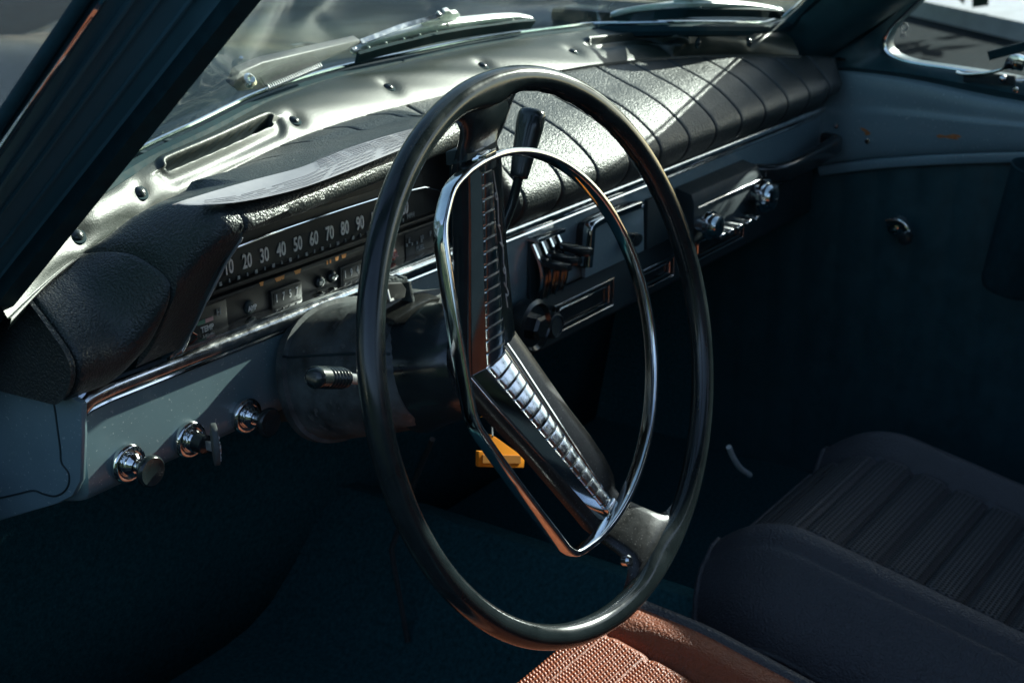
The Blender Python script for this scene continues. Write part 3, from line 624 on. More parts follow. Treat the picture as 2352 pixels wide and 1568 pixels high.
# gear / overdrive lever
lv = thing('column_lever', 'thick black tapered lever rising behind the steering wheel spoke', 'lever', (.12, .13, .05))
la, lb, lc = P(1222, 262, 'y', .12), P(1191, 410, 'y', .12), P(1176, 470, 'y', .125)
ax = (lb - la)
mk('grip', *g_tube([la - ax*.085, la - ax*.075, la - ax*.05, la - ax*.015] + [la + ax*(i/20) for i in range(20)] + [la + ax*.985, la + ax], lambda t: [(r*math.cos(k*math.pi/10), r*.8*math.sin(k*math.pi/10)) for r in (interp([(0, .003), (.04, .008), (.08, .0107), (.14, .0121), (.3, .0125), (.95, .0080), (.985, .0066), (1, .004)], t),) for k in range(20)]), M['black'], lv, ang=70)
mk('rod', *g_tube([la + ax*.95, lc, wpt(.05, .0, -.14)], .0040), M['black'], lv)
# ------------------------------------------------------------------ steering wheel
sw = thing('steering_wheel', 'big black steering wheel with chrome horn ring and two chrome ribbed spokes', 'steering wheel', (0, 0, 0))
RR = .2028
def rim_sec(an):
    # thick oval section; finger bumps on the inside
    out = []; bump_ = .0
    for k in range(20):
        a = 2*math.pi*k/20; r = .0087 + .0006*math.cos(2*a)
        out.append((r*math.cos(a), r*1.12*math.sin(a)))
    return out
def spoke_flare(an):  # inner thickening where a spoke runs into the rim
    f = 0
    for s in (95, -69):
        d = (an - s + 180) % 360 - 180; f = max(f, math.exp(-(d/7.5)**2)*.55)
    return f
rings = []
NR = 180
for i in range(NR):
    an = 360*i/NR; a = R_(an); e = Vector((math.cos(a), math.sin(a)))
    fl = spoke_flare(an); ring = []
    sc_ = .0004*sum(math.sin(an*k*.31 + k) for k in (3, 5)) if 20 < an < 95 else 0
    for x, y in rim_sec(an):
        inner = max(0, -x/.012)
        r = RR + x - inner*(.017*fl + sc_ + (.0022 if 50 < an < 70 else 0)*.6); d = y - .004*fl*inner
        ring.append(wpt(e.x*r, e.y*r, d))
    rings.append(ring)
mk('rim', *g_rings(rings, loop=True), M['rim'], sw, ang=70)
mk('rim_mould_line', *g_tube([wpt((RR - .0076)*math.cos(R_(a)), (RR - .0076)*math.sin(R_(a)), .0042) for a in range(0, 360, 3)], sq(.0006), closed=True), M['worn'], sw)
SP = {'u': (95, .29, 1), 'l': (-69.5, .235, -1)}
def spt(k, s, w, dd, ang=None):
    A, sl, _ = SP[k]; a = R_(A); d = -.061 + sl*min(s, .175) + dd
    return wpt(s*math.cos(a) + w*math.sin(a), s*math.sin(a) - w*math.cos(a), d)
TM = math.tan(R_(7.75))
for k in 'ul':
    sgn = SP[k][2]; flip = 1 if k == 'u' else -1
    def hw(s): return interp([(0, .0125), (.02, .0118), (.13, .0066), (.16, .0058)], s)
    # black moulded spoke under the trim
    rg = []
    for i in range(34):
        s = -.03 + .2315*i/33
        wl = interp([(-.03, .030), (0, .034), (.03, .031), (.08, .0255), (.14, .0230), (.158, .0230), (.170, .0255), (.180, .0275), (.187, .031), (.192, .036), (.197, .045), (.2015, .057)], s)
        lift = 0 if s < .15 else sst(.15, .19, s)
        dd = -.008 + lift*(.061 - SP[k][1]*min(s, .175) - .002 + .008)
        th = interp([(-.03, .022), (.10, .015), (.19, .012)], s)
        dm = lift*.30
        pts = [(-wl, -.55*th), (-wl*.98, -.28*th), (-wl*.90, (-.06 + .12*lift)*th - .0), (-wl*.70, (.04 + .6*dm)*th), (-wl*.35, (.05 + dm)*th), (0, (.06 + 1.15*dm)*th), (wl*.35, (.05 + dm)*th), (wl*.70, (.04 + .6*dm)*th), (wl*.90, (-.06 + .12*lift)*th), (wl*.98, -.28*th), (wl, -.55*th), (wl*.7, -th), (-wl*.7, -th)]
        ex = interp([(-.03, .010), (0, .010), (.15, .011), (.158, 0)] if k == 'u' else [(-.03, .010), (0, .013), (.11, .018), (.135, .017), (.148, .012), (.155, 0)], s)
        pts = [(w*(1 + ex/wl) if w*sgn > 0 else w, d) for w, d in pts]
        rg.append([spt(k, s if s < .17 else s - abs(w)**2*2.6*sst(.17, .19, s), w, dd + d) for w, d in pts])
    mk('spoke', *g_rings(rg), M['worn' if k == 'l' else 'black'], sw, ang=50)
    # chrome V trim
    tr_ = []
    for s0 in (None, .02, .05, .08, .11, .135, .150, .157, .159):
        row = []
        h = hw(s0 or 0)
        for w, d in ((-h*1.9, -.0125), (-h*1.92, -.0082), (-h*1.80, -.0070), (-h*1.04, -.0008), (-h, -.0016), (h, -.0016), (h*1.04, -.0008), (h*1.80, -.0070), (h*1.92, -.0082), (h*1.9, -.0125)):
            s = (w*TM*sgn if s0 is None else s0)
            if s0 == .159: d = d - .003
            row.append(spt(k, s, w, d))
        tr_.append(row)
    trim = mk('spoke_trim', *g_rings(tr_), M['chrome'], sw, ang=25)
    mk('trim_lip', *g_tube([spt(k, -hw(0)*2.02*TM*sgn, -hw(0)*2.02, -.0085)] + [spt(k, s, -hw(s)*2.05, -.0085) for s in (.02, .05, .08, .11, .135, .157)], sq(.0019)), M['chrome'], trim)
    mk('trim_lip', *g_tube([spt(k, hw(0)*2.02*TM*sgn, hw(0)*2.02, -.0085)] + [spt(k, s, hw(s)*2.05, -.0085) for s in (.02, .05, .08, .11, .135, .157)], sq(.0011)), M['chrome'], trim)
    mk('rib_channel', *g_rings([[spt(k, s, w, d) for w, d in ((-hw(s)*1.01, -.004), (-hw(s)*1.01, -.0012), (hw(s)*1.01, -.0012), (hw(s)*1.01, -.004))] for s in (.004, .05, .10, .1535)]), M['black'], trim)
    # ribs: one convex block after another
    n = 16 if k == 'u' else 15; s0 = .0; L = .153
    edges = [L*(1 - (1 - i/n)**1.12) if False else L*i/n for i in range(n + 1)]
    for a, b in zip(edges, edges[1:]):
        us = [0, .06, .16, .35, .5, .65, .84, .94, 1]; vs_ = [-1, -.93, -.78, -.4, 0, .4, .78, .93, 1]
        def blk(u, v):
            s_ = lerp(a + .0004, b - .0004, u); h = hw(s_)*.985; w = v*h
            if a == 0: s_ = lerp(w*TM*sgn + .0003, b - .0004, u)
            ed = (1 - abs(2*u - 1)**7) ; ew = (1 - abs(v)**7)
            return spt(k, s_, w, -.0014 + .0020*min(1, ed*1.6)**.6*min(1, ew*1.6)**.6 + .0010*(1 - v*v) - (0 if min(ed, ew) > 0 else .001))
        mk('rib', *g_grid(blk, us, vs_), M['chromeworn'], trim, ang=60)
    if k == 'u':   # embossed script on the black face beside the trim
        s_line = [(.140, .0), (.128, .0015), (.120, .003), (.118, .0005), (.121, -.001), (.123, .001), (.119, .003), (.110, .002), (.1, .0), (.097, .0025), (.099, -.0015), (.093, .002), (.083, .003), (.081, .005), (.085, -.001), (.079, .004), (.068, .002), (.062, .0045), (.0595, .002), (.063, .0005), (.064, .0035), (.058, .004), (.049, .002), (.053, -.001), (.044, .0055), (.041, .003), (.043, .0), (.032, .001)]
        mk('embossed_script', *g_tube(spline([spt('u', s, interp([(0, .030), (.14, .0170)], s) + w*.6, -.0072) for s, w in s_line], 5), sq(.00055)), M['alu'], sw)
# hub block under the V
mk('hub', *g_lathe(wpt(0, 0, -.112), WN, [(.040, 0), (.040, .022), (.036, .034), (.028, .040), (0, .041)], 40), M['black'], sw)
# horn ring
hr = [(-.0745, .1225), (-.060, .1385)] + [(.152*math.cos(R_(a)), .152*math.sin(R_(a))) for a in range(106, -90, -4)] + [(-.0135, -.1505), (-.0235, -.1440), (-.031, -.1325)] + [(-.060, -.0835), (-.087, -.034), (-.0935, -.018), (-.0935, .0), (-.0885, .055), (-.0825, .100), (-.0795, .113)]
hr = spline([Vector((x, y, 0)) for x, y in hr], 4, closed=True)
def hd(p): return -.0185
def hup(i):
    return WN
mk('horn_ring', *g_tube([wpt(p.x, p.y, hd(p)) for p in hr], rrect(.0027, .0058, .0018, 3), up=WN, closed=True), M['chrome'], sw, ang=55)
for k, s in (('u', .150), ('l', .152)):
    mk('ring_clip', *g_rings([[spt(k, s + ds_, w, d) for w, d in ((-.0075, -.008), (-.0070, .004), (.0070, .004), (.0075, -.008))] for ds_ in (-.006, .006)]), M['chromeworn'], sw, bevel=.001)
mk('spoke_screw', *g_lathe(spt('l', .178, .030, .012), WN, [(.004, -.003), (.0045, .002), (.003, .004), (0, .0043)], 20), M['chromeworn'], sw)
mk('spoke_collar', *g_rings([[spt('u', s, w, d) for w, d in ((-.0232, -.02), (-.0232, -.010), (-.019, -.0035), (.019, -.0035), (.0232, -.010), (.0232, -.02))] for s in (.156, .166)]), M['matt'], sw, bevel=.001)

# ------------------------------------------------------------------ paper on the dash
pp = [(390, 472), (470, 475), (545, 470), (620, 452), (700, 430), (810, 386), (925, 340), (962, 291), (880, 311), (790, 336), (735, 360), (700, 381), (600, 410), (500, 439)]
low = [(390, 472), (470, 474), (545, 469), (620, 451), (700, 429), (810, 386), (930, 339), (985, 320)]
upp = [(391, 470), (470, 447), (560, 420), (640, 397), (700, 380), (760, 350), (860, 318), (985, 287)]
def pz(i, v): return .1285 + .0035*math.sin(i*1.1 + .5)*v + (.004 if i >= 4 else 0)*v + (.003 if i == 0 else 0)
rows = []
for i in range(8):
    a = P(*low[i], 'z', .1285 + (.003 if i == 0 else 0)); b = P(*upp[i], 'z', pz(i, 1)); rows.append([lerp(a, b, v/5) + Vector((0, 0, .001*math.sin(v*1.3 + i))) for v in range(6)])
pap = mk('paper_sheet', *g_rings(rows, closed_ring=False, caps=False), M['paper'], None, sub=2, solid=.0003, off=1)
pap['label'] = 'creased white paper sheet with handwriting lying on the instrument hood'; pap['category'] = 'paper'
for k in range(9):
    i0 = 1.0 + (k % 3)*.3; pts = []
    for q in range(260):
        u = lerp(i0 if k < 4 else 4.4, 6.9, q/259); i = int(min(6, u)); f = u - i; v = (k + .7)/9.5*5 + .10*math.sin(q*1.15 + k)*(.8 if u > 4.3 else .25)*(.6 + .4*math.sin(q*.37 + k*2))
        j = int(min(4, v)); g = v - j
        p = lerp(lerp(rows[i][j], rows[i][j+1], g), lerp(rows[i+1][j], rows[i+1][j+1], g), f) + Vector((0, 0, .0012)); pts.append(p)
    runs = [pts[a:b] for a, b in ((0, 40), (46, 78), (86, 150), (156, 196), (203, 260))]
    for r in runs:
        if len(r) > 2: mk('handwriting', *g_tube(r, [(.0003, .0001), (-.0003, .0001), (-.0003, -.0001), (.0003, -.0001)], up=(0, 0, 1)), M['ink'], pap)

# ------------------------------------------------------------------ orange tag under the dash
ty = .16
tg = mk('hanging_tag', *g_prism([P(x, y, 'y', ty) for x, y in ((1100, 1036), (1118, 1036), (1128, 998), (1140, 1004), (1204, 1050), (1205, 1057), (1203, 1074), (1100, 1072))], Vector((0, .004, 0))), M['tag'], None, bevel=.0008)
tg['label'] = 'orange plastic tag hanging in the dark below the dashboard'; tg['category'] = 'tag'
mk('inset_panel', *g_prism([P(x, y, 'y', ty - .0008) for x, y in ((1109, 1044), (1196, 1046), (1196, 1064), (1109, 1063))], Vector((0, .001, 0))), M['tagdark'], tg)
mk('cord', *g_tube([P(1130, 1002, 'y', ty), P(1128, 960, 'y', ty + .02), P(1130, 900, 'y', ty + .05)], .0012), M['matt'], tg)
# ------------------------------------------------------------------ wipers outside the screen
def gz(px, py, off=.012):
    """point just in front of the glass seen at (px, py)"""
    best = None; d = ray(px, py)
    lo, hi = .6, 2.6
    for i in range(400):
        t = lo + (hi - lo)*i/399; p = CC + d*t
        if not (-.25 < p.x < 1.0): continue
        b = Tpt(min(p.x, .95)); v = (p.z - b.z)/(.67 - b.z)
        yy = b.y - (.44 + .14*((p.x - .39)/.58)**2)*v + off
        if p.y >= yy: return p
    return CC + d*1.5
def wiper(label, arm, blade, yoke, plate, piv=None):
    w = thing('windscreen_wiper', label, 'wiper', tuple(gz(*arm[0])), 'windscreen wipers')
    A = [gz(*p[:2]) for p in arm]
    if piv:
        a0, a1 = A[0], A[1]; d = (a1 - a0); u = Vector((0, -.6, .8)); s = d.normalized().cross(u)
        u = Vector((0, -.75, .66)); s = u.cross(d.normalized())
        mk('arm_body', *g_prism([a0 + s*.0 - d*.06 + u*.0] if False else [a0 - d*.05 - Vector((0, .0, .0055)), a0 - d*.09 + Vector((0, 0, .0)), a0 - d*.03 + Vector((0, 0, .010)), a0 + d*.15 + Vector((0, 0, .012)), a1 + Vector((0, 0, .0022)), a1 - Vector((0, 0, .0022)), a0 + d*.35 - Vector((0, 0, .009)), a0 + d*.12 - Vector((0, 0, .011))], Vector((0, .009, .004))), M['steel'], w, bevel=.0015)
        mk('pivot', *g_lathe(a0 + Vector((0, -.004, .001)), (0, -.8, .6), [(.0065, 0), (.0065, .004), (.004, .0055), (.0022, .0035), (0, .003)], 24), M['chromeworn'], w)
        c0, c1 = a0 + d*.16 - Vector((0, 0, .011)), a0 + d*.62 - Vector((0, 0, .0085)); n = 26
        pts = []
        for i in range(n*6):
            t = i/(n*6); an = 2*math.pi*i/6; pts.append(lerp(c0, c1, t) + Vector((0, math.cos(an)*.003, math.sin(an)*.003)))
        mk('spring', *g_tube(pts, sq(.0006)), M['alu'], w)
    mk('arm', *g_tube(A[1:] if piv else A, [(.0025, .001), (-.0025, .001), (-.0025, -.001), (.0025, -.001)], up=(0, -.8, .6)), M['chromeworn'], w)
    Bp = spline([gz(*p, .006) for p in blade], 6)
    mk('blade_rubber', *g_tube([p + Vector((0, -.004, -.002)) for p in Bp], [(.0022, .006), (-.0022, .006), (-.001, -.006), (.001, -.006)], up=(0, -.5, .85)), M['rubber'], w)
    mk('blade_spine', *g_tube([p + Vector((0, .001, .0045)) for p in Bp], rrect(.0030, .0016, .0008, 2), up=(0, -.5, .85)), M['alu'], w)
    Y = spline([gz(*p, .012) for p in yoke], 6); n = len(Y)
    mk('yoke', *g_tube(Y, lambda t: rrect(.0030 + .0020*math.sin(t*math.pi), .0022 + .0014*math.sin(t*math.pi), .0012, 2), up=(0, -.5, .85)), M['glint'], w)
    for e in (0.02, .3, .7, .98):
        p = Y[int(e*(n-1))]; q = min(Bp, key=lambda b: (b - p).length)
        mk('claw', *g_tube([p, q + Vector((0, 0, .004))], [(.0035, .002), (-.0035, .002), (-.0035, -.002), (.0035, -.002)], up=(1, 0, 0)), M['chrome'], w, bevel=.0005)
    for i in range(3, len(Bp) - 2, 4): mk('rivet', *g_lathe(Bp[i] + Vector((0, -.003, .005)), (0, -.8, .6), [(.0018, 0), (.0016, .001), (0, .0016)], 10), M['chrome'], w)
    pl = mk('bridge_plate', *g_prism([gz(*p, .010) for p in plate], Vector((0, .004, .003))), M['glint'], w, bevel=.0008)
    c = gz(*plate[0], .010)
    return w, pl
_, pl = wiper('left windscreen wiper with pivot, spring and chrome bridge in glare shape', [(562, 190), (828, 97), (920, 62), (998, 40), (1016, 30)],
      [(812, 128), (870, 112), (930, 97), (985, 84), (1050, 72), (1120, 62), (1180, 54), (1216, 51)],
      [(808, 122), (840, 100), (900, 82), (960, 66), (1020, 55), (1080, 48), (1140, 41), (1185, 38), (1218, 42)],
      [(1022, 63), (973, 62), (968, 55), (1000, 49), (1012, 46), (1006, 40), (1011, 32), (1022, 33), (1022, 27), (1032, 24), (1040, 31), (1052, 29), (1058, 37), (1049, 43), (1062, 46), (1068, 51), (1058, 58)], True)  # scalloped outline and pale tone draw the sun glare on the bridge
rv = gz(1021, 57, .004); mk('rivet_hole', *g_lathe(rv + Vector((0, -.004, 0)), (0, -.8, .6), [(.0022, 0), (.0020, .001), (0, .0014)], 14), M['matt'], pl)
wiper('right windscreen wiper parked on the passenger side with triangular bridge', [(1500, -30), (1545, -8), (1590, 4)],
      [(1405, 46), (1450, 36), (1520, 28), (1590, 25), (1660, 24), (1740, 26), (1790, 30)],
      [(1404, 34), (1430, 26), (1480, 18), (1540, 12), (1600, 8), (1660, 8), (1730, 13), (1792, 22)],
      [(1546, 3), (1556, 14), (1590, 20), (1600, 19), (1632, 10), (1640, 2), (1590, -4)])
hz = [(588, 152), (615, 140), (650, 118), (690, 106), (730, 108), (770, 122), (800, 140)]
wh = mk('washer_hose', *g_tube(spline([P(x, y, 'z', .108) for x, y in hz], 6), .0045), M['rubber'], None)
wh['label'] = 'black rubber hose arching over the cowl behind the left wiper'; wh['category'] = 'hose'
nz_ = thing('washer_nozzle', 'small dark washer nozzle with shiny tips beside the left wiper pivot', 'nozzle', tuple(P(575, 160, 'z', .10)))
mk('nozzle_body', *g_lathe(P(577, 158, 'z', .100), (0, 0, 1), [(.012, -.004), (.012, .004), (.008, .010), (.006, .016), (0, .017)], 20), M['rubber'], nz_)
for px, py in ((553, 136), (573, 145)): mk('nozzle_tip', *g_lathe(P(px, py, 'z', .116), (-.3, -.6, .6), [(.0035, -.006), (.0035, 0), (.0022, .003), (0, .0034)], 14), M['chrome'], nz_)

# ------------------------------------------------------------------ passenger door
pd = thing('passenger_door', 'closed passenger door with chipped grey blue sill panel and quarter window', 'car door', (1.05, 0, -.3))
XD = 1.035
top = [(1868, 152), (1900, 148), (1960, 152), (2040, 163), (2120, 178), (2200, 197), (2280, 214), (2360, 228), (2520, 262), (2900, 345)]
bot = [(1884, 388), (1925, 380), (1990, 372), (2060, 366), (2130, 361), (2200, 358), (2270, 355), (2340, 353), (2520, 352), (2900, 365)]
def dpan(i, v):
    k = int(min(i, 8)); f = i - k
    a = P(lerp(top[k][0], top[k+1][0], f), lerp(top[k][1], top[k+1][1], f), 'x', XD); b = P(lerp(bot[k][0], bot[k+1][0], f), lerp(bot[k][1], bot[k+1][1], f), 'x', XD)
    p = lerp(a, b, v); bul = .010*(1 - (2*v - 1)**4) + .003*sst(.40, .46, v)*(1 - sst(.9, 1, v)) - .004*math.exp(-((i - .9)/.35)**2)*(1 - v)
    p.x -= bul - (.016 if v in (0, 1) else 0)*0; 
    if v < .06: p.x += (1 - v/.06)**2*.012
    if v > .95: p.x += ((v - .95)/.05)**2*.012
    return p
dp = mk('door_panel', *g_grid(dpan, [i*.25 for i in range(37)], [0, .015, .03, .06, .10] + [.14 + .04*k for k in range(20)] + [.93, .95, .965, .98, 1]), M['paint'], pd, solid=.004)
def onp(px, py): # point on the door panel surface
    return P(px, py, 'x', XD - .0135)
for pts in ([(1975, 293), (1984, 295), (1994, 301), (2000, 307), (1993, 311), (1986, 310), (1987, 304), (1980, 300)], [(2150, 312), (2157, 309), (2172, 312), (2190, 308), (2202, 310), (2208, 316), (2196, 316), (2202, 321), (2190, 320), (2170, 316), (2156, 317)]):
    mk('rust_chip', *g_prism([onp(*p) for p in pts], Vector((.004, 0, 0))), M['rust'], dp)
for px, py in ((1921, 289), (1993, 324), (2333, 207)): mk('screw', *g_lathe(onp(px, py), (-1, 0, 0), [(.004, 0), (.0036, .0014), (0, .002)], 14), M['chrome'], dp)
mk('scuff_mark', *g_prism([onp(*p) for p in ((2205, 190), (2245, 197), (2262, 204), (2240, 218), (2222, 232), (2206, 220))], Vector((.0035, 0, 0))), M['alu'], dp) if False else None
rail = [(1884, 392), (1990, 378), (2100, 369), (2200, 364), (2330, 360), (2520, 358), (2900, 372)]
mk('trim_rail', *g_tube(spline([P(x, y, 'x', XD - .004) for x, y in rail], 6), rrect(.007, .006, .003, 2), up=(-1, 0, 0)), M['paint'], pd)
mk('door_card', *g_grid(lambda y, z: Vector((XD + .006 - .0018*abs(math.sin(y*math.pi/.052))**.5, y, z)), [.42 - i*.0065 for i in range(165)], [-.045, -.2, -.4, -.60]), M['vinylsmooth'], pd)
mk('waist_rail', *g_box((1.062, -1.0, -.12), (1.12, -.02, .075)), M['vinylsmooth'], pd)
mk('door_skin', *g_box((1.09, -1.0, -.65), (1.12, .45, .02)), M['bodypaint'], pd)
# window surround: inner outline (rounded front corner) out to the pillar, waist rail and header
win = [(2150, -40), (2112, 0), (2082, 30), (2058, 52), (2043, 72), (2034, 92), (2033, 106), (2038, 118), (2050, 128), (2070, 137), (2095, 144), (2130, 150), (2180, 157), (2240, 166), (2300, 176), (2360, 187), (2560, 222)]
ou = [(2120, -40), (2084, 0), (2040, 38), (2000, 66), (1960, 90), (1925, 112), (1895, 132), (1872, 146), (1870, 160), (1930, 165), (1980, 168), (2060, 176), (2130, 188), (2200, 203), (2280, 220), (2360, 236), (2560, 278)]
XW = 1.048
wi = [P(x, y, 'x', XW) for x, y in win]; wo = [P(x, y, 'x', XW - .014) for x, y in ou]
wi = [Vector((XW - .02, wi[0].y - .50, .72)), Vector((XW - .01, wi[0].y - .20, .40)), *wi[:-1], Vector((XW, -.12, .074)), Vector((XW, -.30, .094)), Vector((XW, -.92, .17)), Vector((XW, -.92, .72))]
wo = [Vector((XW - .034, wo[0].y - .46, .78)), Vector((XW - .024, wo[0].y - .17, .40)), *wo[:-1], Vector((XW - .014, -.13, .055)), Vector((XW - .014, -.30, .07)), Vector((XW - .014, -1.0, .105)), Vector((XW - .014, -1.0, .78))]
rg = [[a, lerp(a, b, .12) + Vector((-.010, 0, 0)), lerp(a, b, .6) + Vector((-.012, 0, 0)), b, b + Vector((.05, 0, 0)), a + Vector((.03, 0, 0))] for a, b in zip(wi, wo)]
mk('window_frame', *g_rings(rg, loop=True, caps=False), M['vinylsmooth'], pd, ang=50)
wc = spline(wi[2:-2], 4)
mk('chrome_bead', *g_tube([p + Vector((-.003, 0, 0)) for p in wc], sq(.0024), up=(-1, 0, 0)), M['chrome'], pd)
ccen = Vector((XW + .006, -.15, .28))
big = [Vector((XW + .006, wi[0].y + .03, .75)), P(2030, 20, 'x', XW + .006), P(2015, 110, 'x', XW + .006), P(2060, 150, 'x', XW + .006), P(2360, 200, 'x', XW + .006), Vector((XW + .006, -.96, .12)), Vector((XW + .006, -.96, .75))]
wg = mk('window_glass', *g_prism(big, Vector((.004, 0, 0))), M['sideglass'], pd)
for px, py, s, t in ((2076, 64, .016, 'O'), (2074, 78, .0075, 'IIII'), (2074, 84, .0075, 'IIIII')):
    o = P(px, py, 'x', XW + .0052); text('glass_etching', t, s, MF(o, (0, -1, 0), (0, 0, 1), (-1, 0, 0)), M['greyprint'], wg, .9, .0002)
mk('vent_bar', *g_tube([P(2272, 128, 'x', XW + .004), P(2360, 105, 'x', XW + .004), P(2480, 75, 'x', XW + .004)], rrect(.006, .004, .002), up=(-1, 0, 0)), M['rubber'], pd)
# quarter window catch
qc = thing('window_catch', 'chrome quarter window catch on the passenger door sill', 'window catch', tuple(P(2300, 170, 'x', 1.02)))
mk('catch_lever', *g_tube(spline([P(x, y, 'x', 1.018) for x, y in ((2196, 167), (2215, 171), (2250, 170), (2285, 165), (2305, 158), (2320, 148), (2336, 142), (2352, 146))], 5), lambda t: rrect(.0022 + .0075*sst(.55, .8, t), .0024 + .004*sst(.55, .8, t), .0012, 2), up=(-1, 0, 0)), M['chrome'], qc)
mk('catch_base', *g_box(P(2212, 188, 'x', 1.022), P(2335, 172, 'x', 1.030)), M['matt'], qc, bevel=.001)
mk('catch_pivot', *g_lathe(P(2305, 180, 'x', 1.02), (-1, 0, 0), [(.005, 0), (.005, .006), (.003, .008), (0, .0085)], 16), M['chrome'], qc)
# winder handle
wd = thing('window_winder', 'small chrome window winder on the dark door card', 'winder', tuple(P(2068, 528, 'x', 1.03)))
mk('winder_arm', *g_tube(spline([P(x, y, 'x', 1.01) for x, y in ((2038, 511), (2055, 508), (2072, 514), (2084, 528), (2090, 545))], 5), lambda t: rrect(.006 - .002*t, .004, .002, 2), up=(-1, 0, 0)), M['chrome'], wd)
mk('winder_boss', *g_lathe(P(2064, 516, 'x', 1.03), (-1, 0, 0), [(.014, 0), (.013, .012), (.008, .022), (0, .024)], 24), M['chrome'], wd)
mk('winder_knob', *g_lathe(P(2088, 542, 'x', 1.005), (-1, 0, 0), [(.006, 0), (.009, .01), (.008, .02), (0, .022)], 20), M['black'], wd)
# dark cup at the edge of the frame
cc = P(2412, 396, 'x', .93); cax = Vector((.02, -.22, .97)).normalized()
cup = mk('cup', *g_lathe(cc, cax, [(.0, -.158), (.030, -.158), (.034, -.150), (.046, -.004), (.0475, 0), (.046, .0015), (.0445, 0), (.033, -.13), (0, -.135)], 44), M['rubber'], None)
cup['label'] = 'dark tapered cup at the right edge beside the passenger door'; cup['category'] = 'cup'
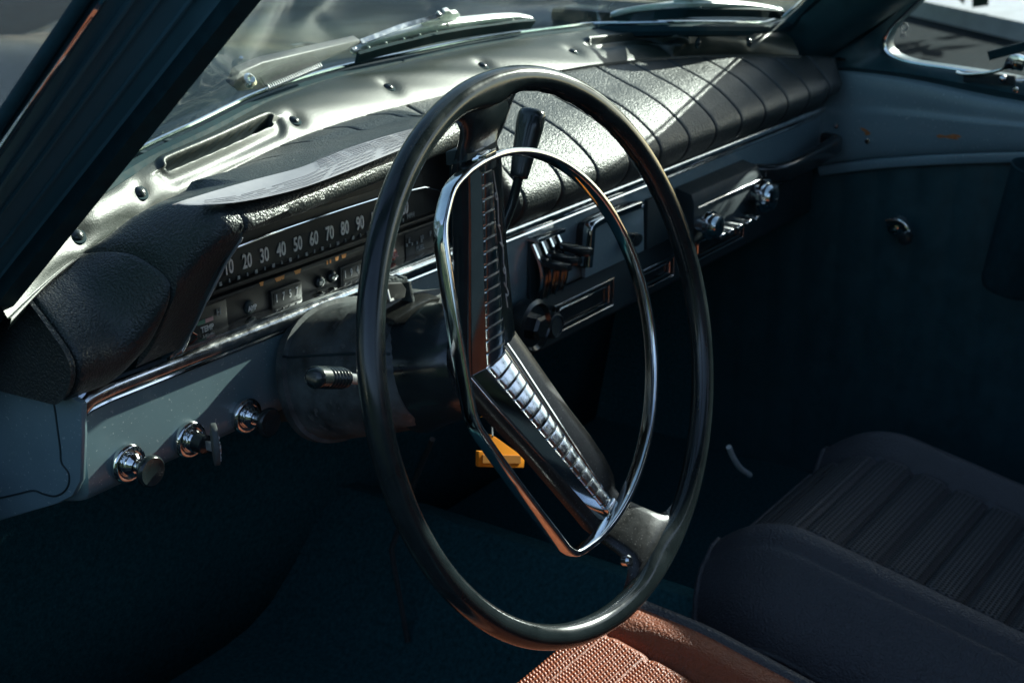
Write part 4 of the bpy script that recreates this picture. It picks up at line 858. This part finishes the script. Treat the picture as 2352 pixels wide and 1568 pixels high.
# ------------------------------------------------------------------ seats
def seat(label, x0, x1, yf, zf, mt, wv, detail):
    t = thing('front_seat', label, 'car seat', ((x0 + x1)/2, yf - .25, -.56), 'front seats')
    c = (x0 + x1)/2; hwid = (x1 - x0)/2; cw = hwid*(.60 if detail == 1 else .50); L = .52
    def zz(u, y):      # u -1..1 across, y 0 (front) .. L
        s = abs(u)*hwid; z = zf - .20*y + .03*math.exp(-(y/.06)**2)*0
        roll = (.016 if detail == 1 else .030)*math.exp(-((s - (cw + hwid)/2)/(hwid*.22))**4) * sst(cw - .006, cw + .025, s) * (.25 + .75*sst(-.01, .12, y))
        seam = -.007*math.exp(-((s - cw)/.004)**2) - .005*math.exp(-((s - hwid*.79)/.004)**2)
        edge = -.065*max(0, (s - hwid*.82)/(hwid*.18))**2
        fr = -.030*max(0, (.022 - y)/.022)**2
        pl = 0
        if s < cw: q = ((y - .035)/.043) % 1; pl = (-.003 if detail == 1 else -.009)*(math.exp(-(min(q, 1-q)/(.09 if detail == 1 else .12))**2)) + .003 * sst(.0, .02, y)
        if detail == 2:
            t = max(0, (s - cw)/(hwid - cw))
            roll = .020*sst(0, .22, t); edge = -.095*max(0, t - .22)**1.7/.655; seam = -.007*math.exp(-((s - cw)/.004)**2) - .0045*math.exp(-((t - .42)/.035)**2)
            fr = -.060*max(0, (.11 - y)/.11)**2.2
        return z + roll + seam + edge + fr + pl
    def pos(u, y): 
        s = u*hwid; ro = .045*max(0, abs(u) - .72)**2/.078*.6; yy = y + (ro if y < .2 else 0)*(1 - y/.2 if y < .2 else 0)
        return Vector((c + s, yf - yy - .0, zz(u, y)))
    us = sorted(set([-1 + i/60 for i in range(121)] + [cw/hwid*k for k in (-1, 1)] + [.73, -.73]))
    ysx = [0, .002, .005, .01, .016, .024, .032] + [.035 + i*.0043 for i in range(112)]
    cu = mk('cushion', *g_grid(pos, us, ysx), mt, t, ang=70)
    if detail == 1:
        cu.data.materials.append(M['shadeleather'])  # outer bolsters: same leather, shade painted as a darker colour
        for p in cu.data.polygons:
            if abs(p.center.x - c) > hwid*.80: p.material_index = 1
        cu['label'] = 'cushion with tan inner panels and shade-toned outer bolsters'
    # side and front faces under the piping
    path = [pos(-1, y) for y in ysx[::-6]] + [pos(-1 + i/20, 0) for i in range(41)] + [pos(1, y) for y in ysx[::6]]
    mk('skirt', *g_rings([path, [p + Vector((0, 0, -.12)) for p in path]], closed_ring=False, caps=False), M['shadeleather'], t)
    mk('piping', *g_tube(path, .0035), mt, t)
    # back rest
    def bk_(u, v): 
        s = abs(u)*hwid; y = yf - L + .02 - .16*v - .03*(1 - (2*v - 1)**2) + .035*math.exp(-((s - hwid*.75)/(hwid*.25))**4) - .08*max(0, (s - hwid*.86)/(hwid*.14))**2 - .006*(math.exp(-(((v*12) % 1 - .5)/.12)**2) if s < cw else 0)
        return Vector((c + u*hwid, y, zf - .10 + .56*v))
    mk('backrest', *g_grid(bk_, [-1 + i/20 for i in range(41)], [i/60 for i in range(61)]), mt, t, solid=.08, off=-1)
    if detail:
        V, F = [], []; pit = .0046
        ny = int(.30/pit); nx = int(2*(cw - .008)/pit)
        for j in range(ny):
            y = .012 + j*pit
            for i in range(nx):
                s = -cw + .008 + (i + .5*(j % 2))*pit; p = pos(s/hwid, y); a = pit*.54; h = pit*(.46 if detail == 1 else .22); n0 = len(V)
                px_, pz_ = pos(s/hwid, y + .001), 0
                for dx_, dy_, dz_ in ((-a, 0, -.0003), (-a*.5, -a*.8, -.0003), (a*.5, -a*.8, -.0003), (a, 0, -.0003), (a*.5, a*.8, -.0003), (-a*.5, a*.8, -.0003), (-a*.35, -a*.35, h), (a*.35, -a*.35, h), (a*.4, a*.25, h), (-a*.4, a*.25, h)):
                    V.append(p + Vector((dx_, dy_, dz_)))
                for q in ((0,1,6), (1,2,7,6), (2,3,7), (3,8,7), (3,4,8), (4,5,9,8), (5,0,9), (0,6,9), (6,7,8,9)): F.append([n0 + k for k in q])
        me = bpy.data.meshes.new('woven_centre'); me.from_pydata([tuple(v) for v in V], [], F)
        me.polygons.foreach_set('use_smooth', [True]*len(me.polygons))
        w = link('woven_centre', me, wv, t); w['kind'] = 'stuff'
    return t, pos
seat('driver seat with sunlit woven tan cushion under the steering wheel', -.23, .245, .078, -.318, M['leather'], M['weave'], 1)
_, pps = seat('shade-toned passenger seat with pleated cushion and rolled edge', .30, .755, .058, -.300, M['shadeleather'], M['shadeweave'], 2)
sr = mk('seat_runner', *g_tube(spline([P(x, y, 'y', .16) for x, y in ((1674, 1026), (1684, 1050), (1700, 1074), (1722, 1090))], 5), .0035), M['glint'], body)
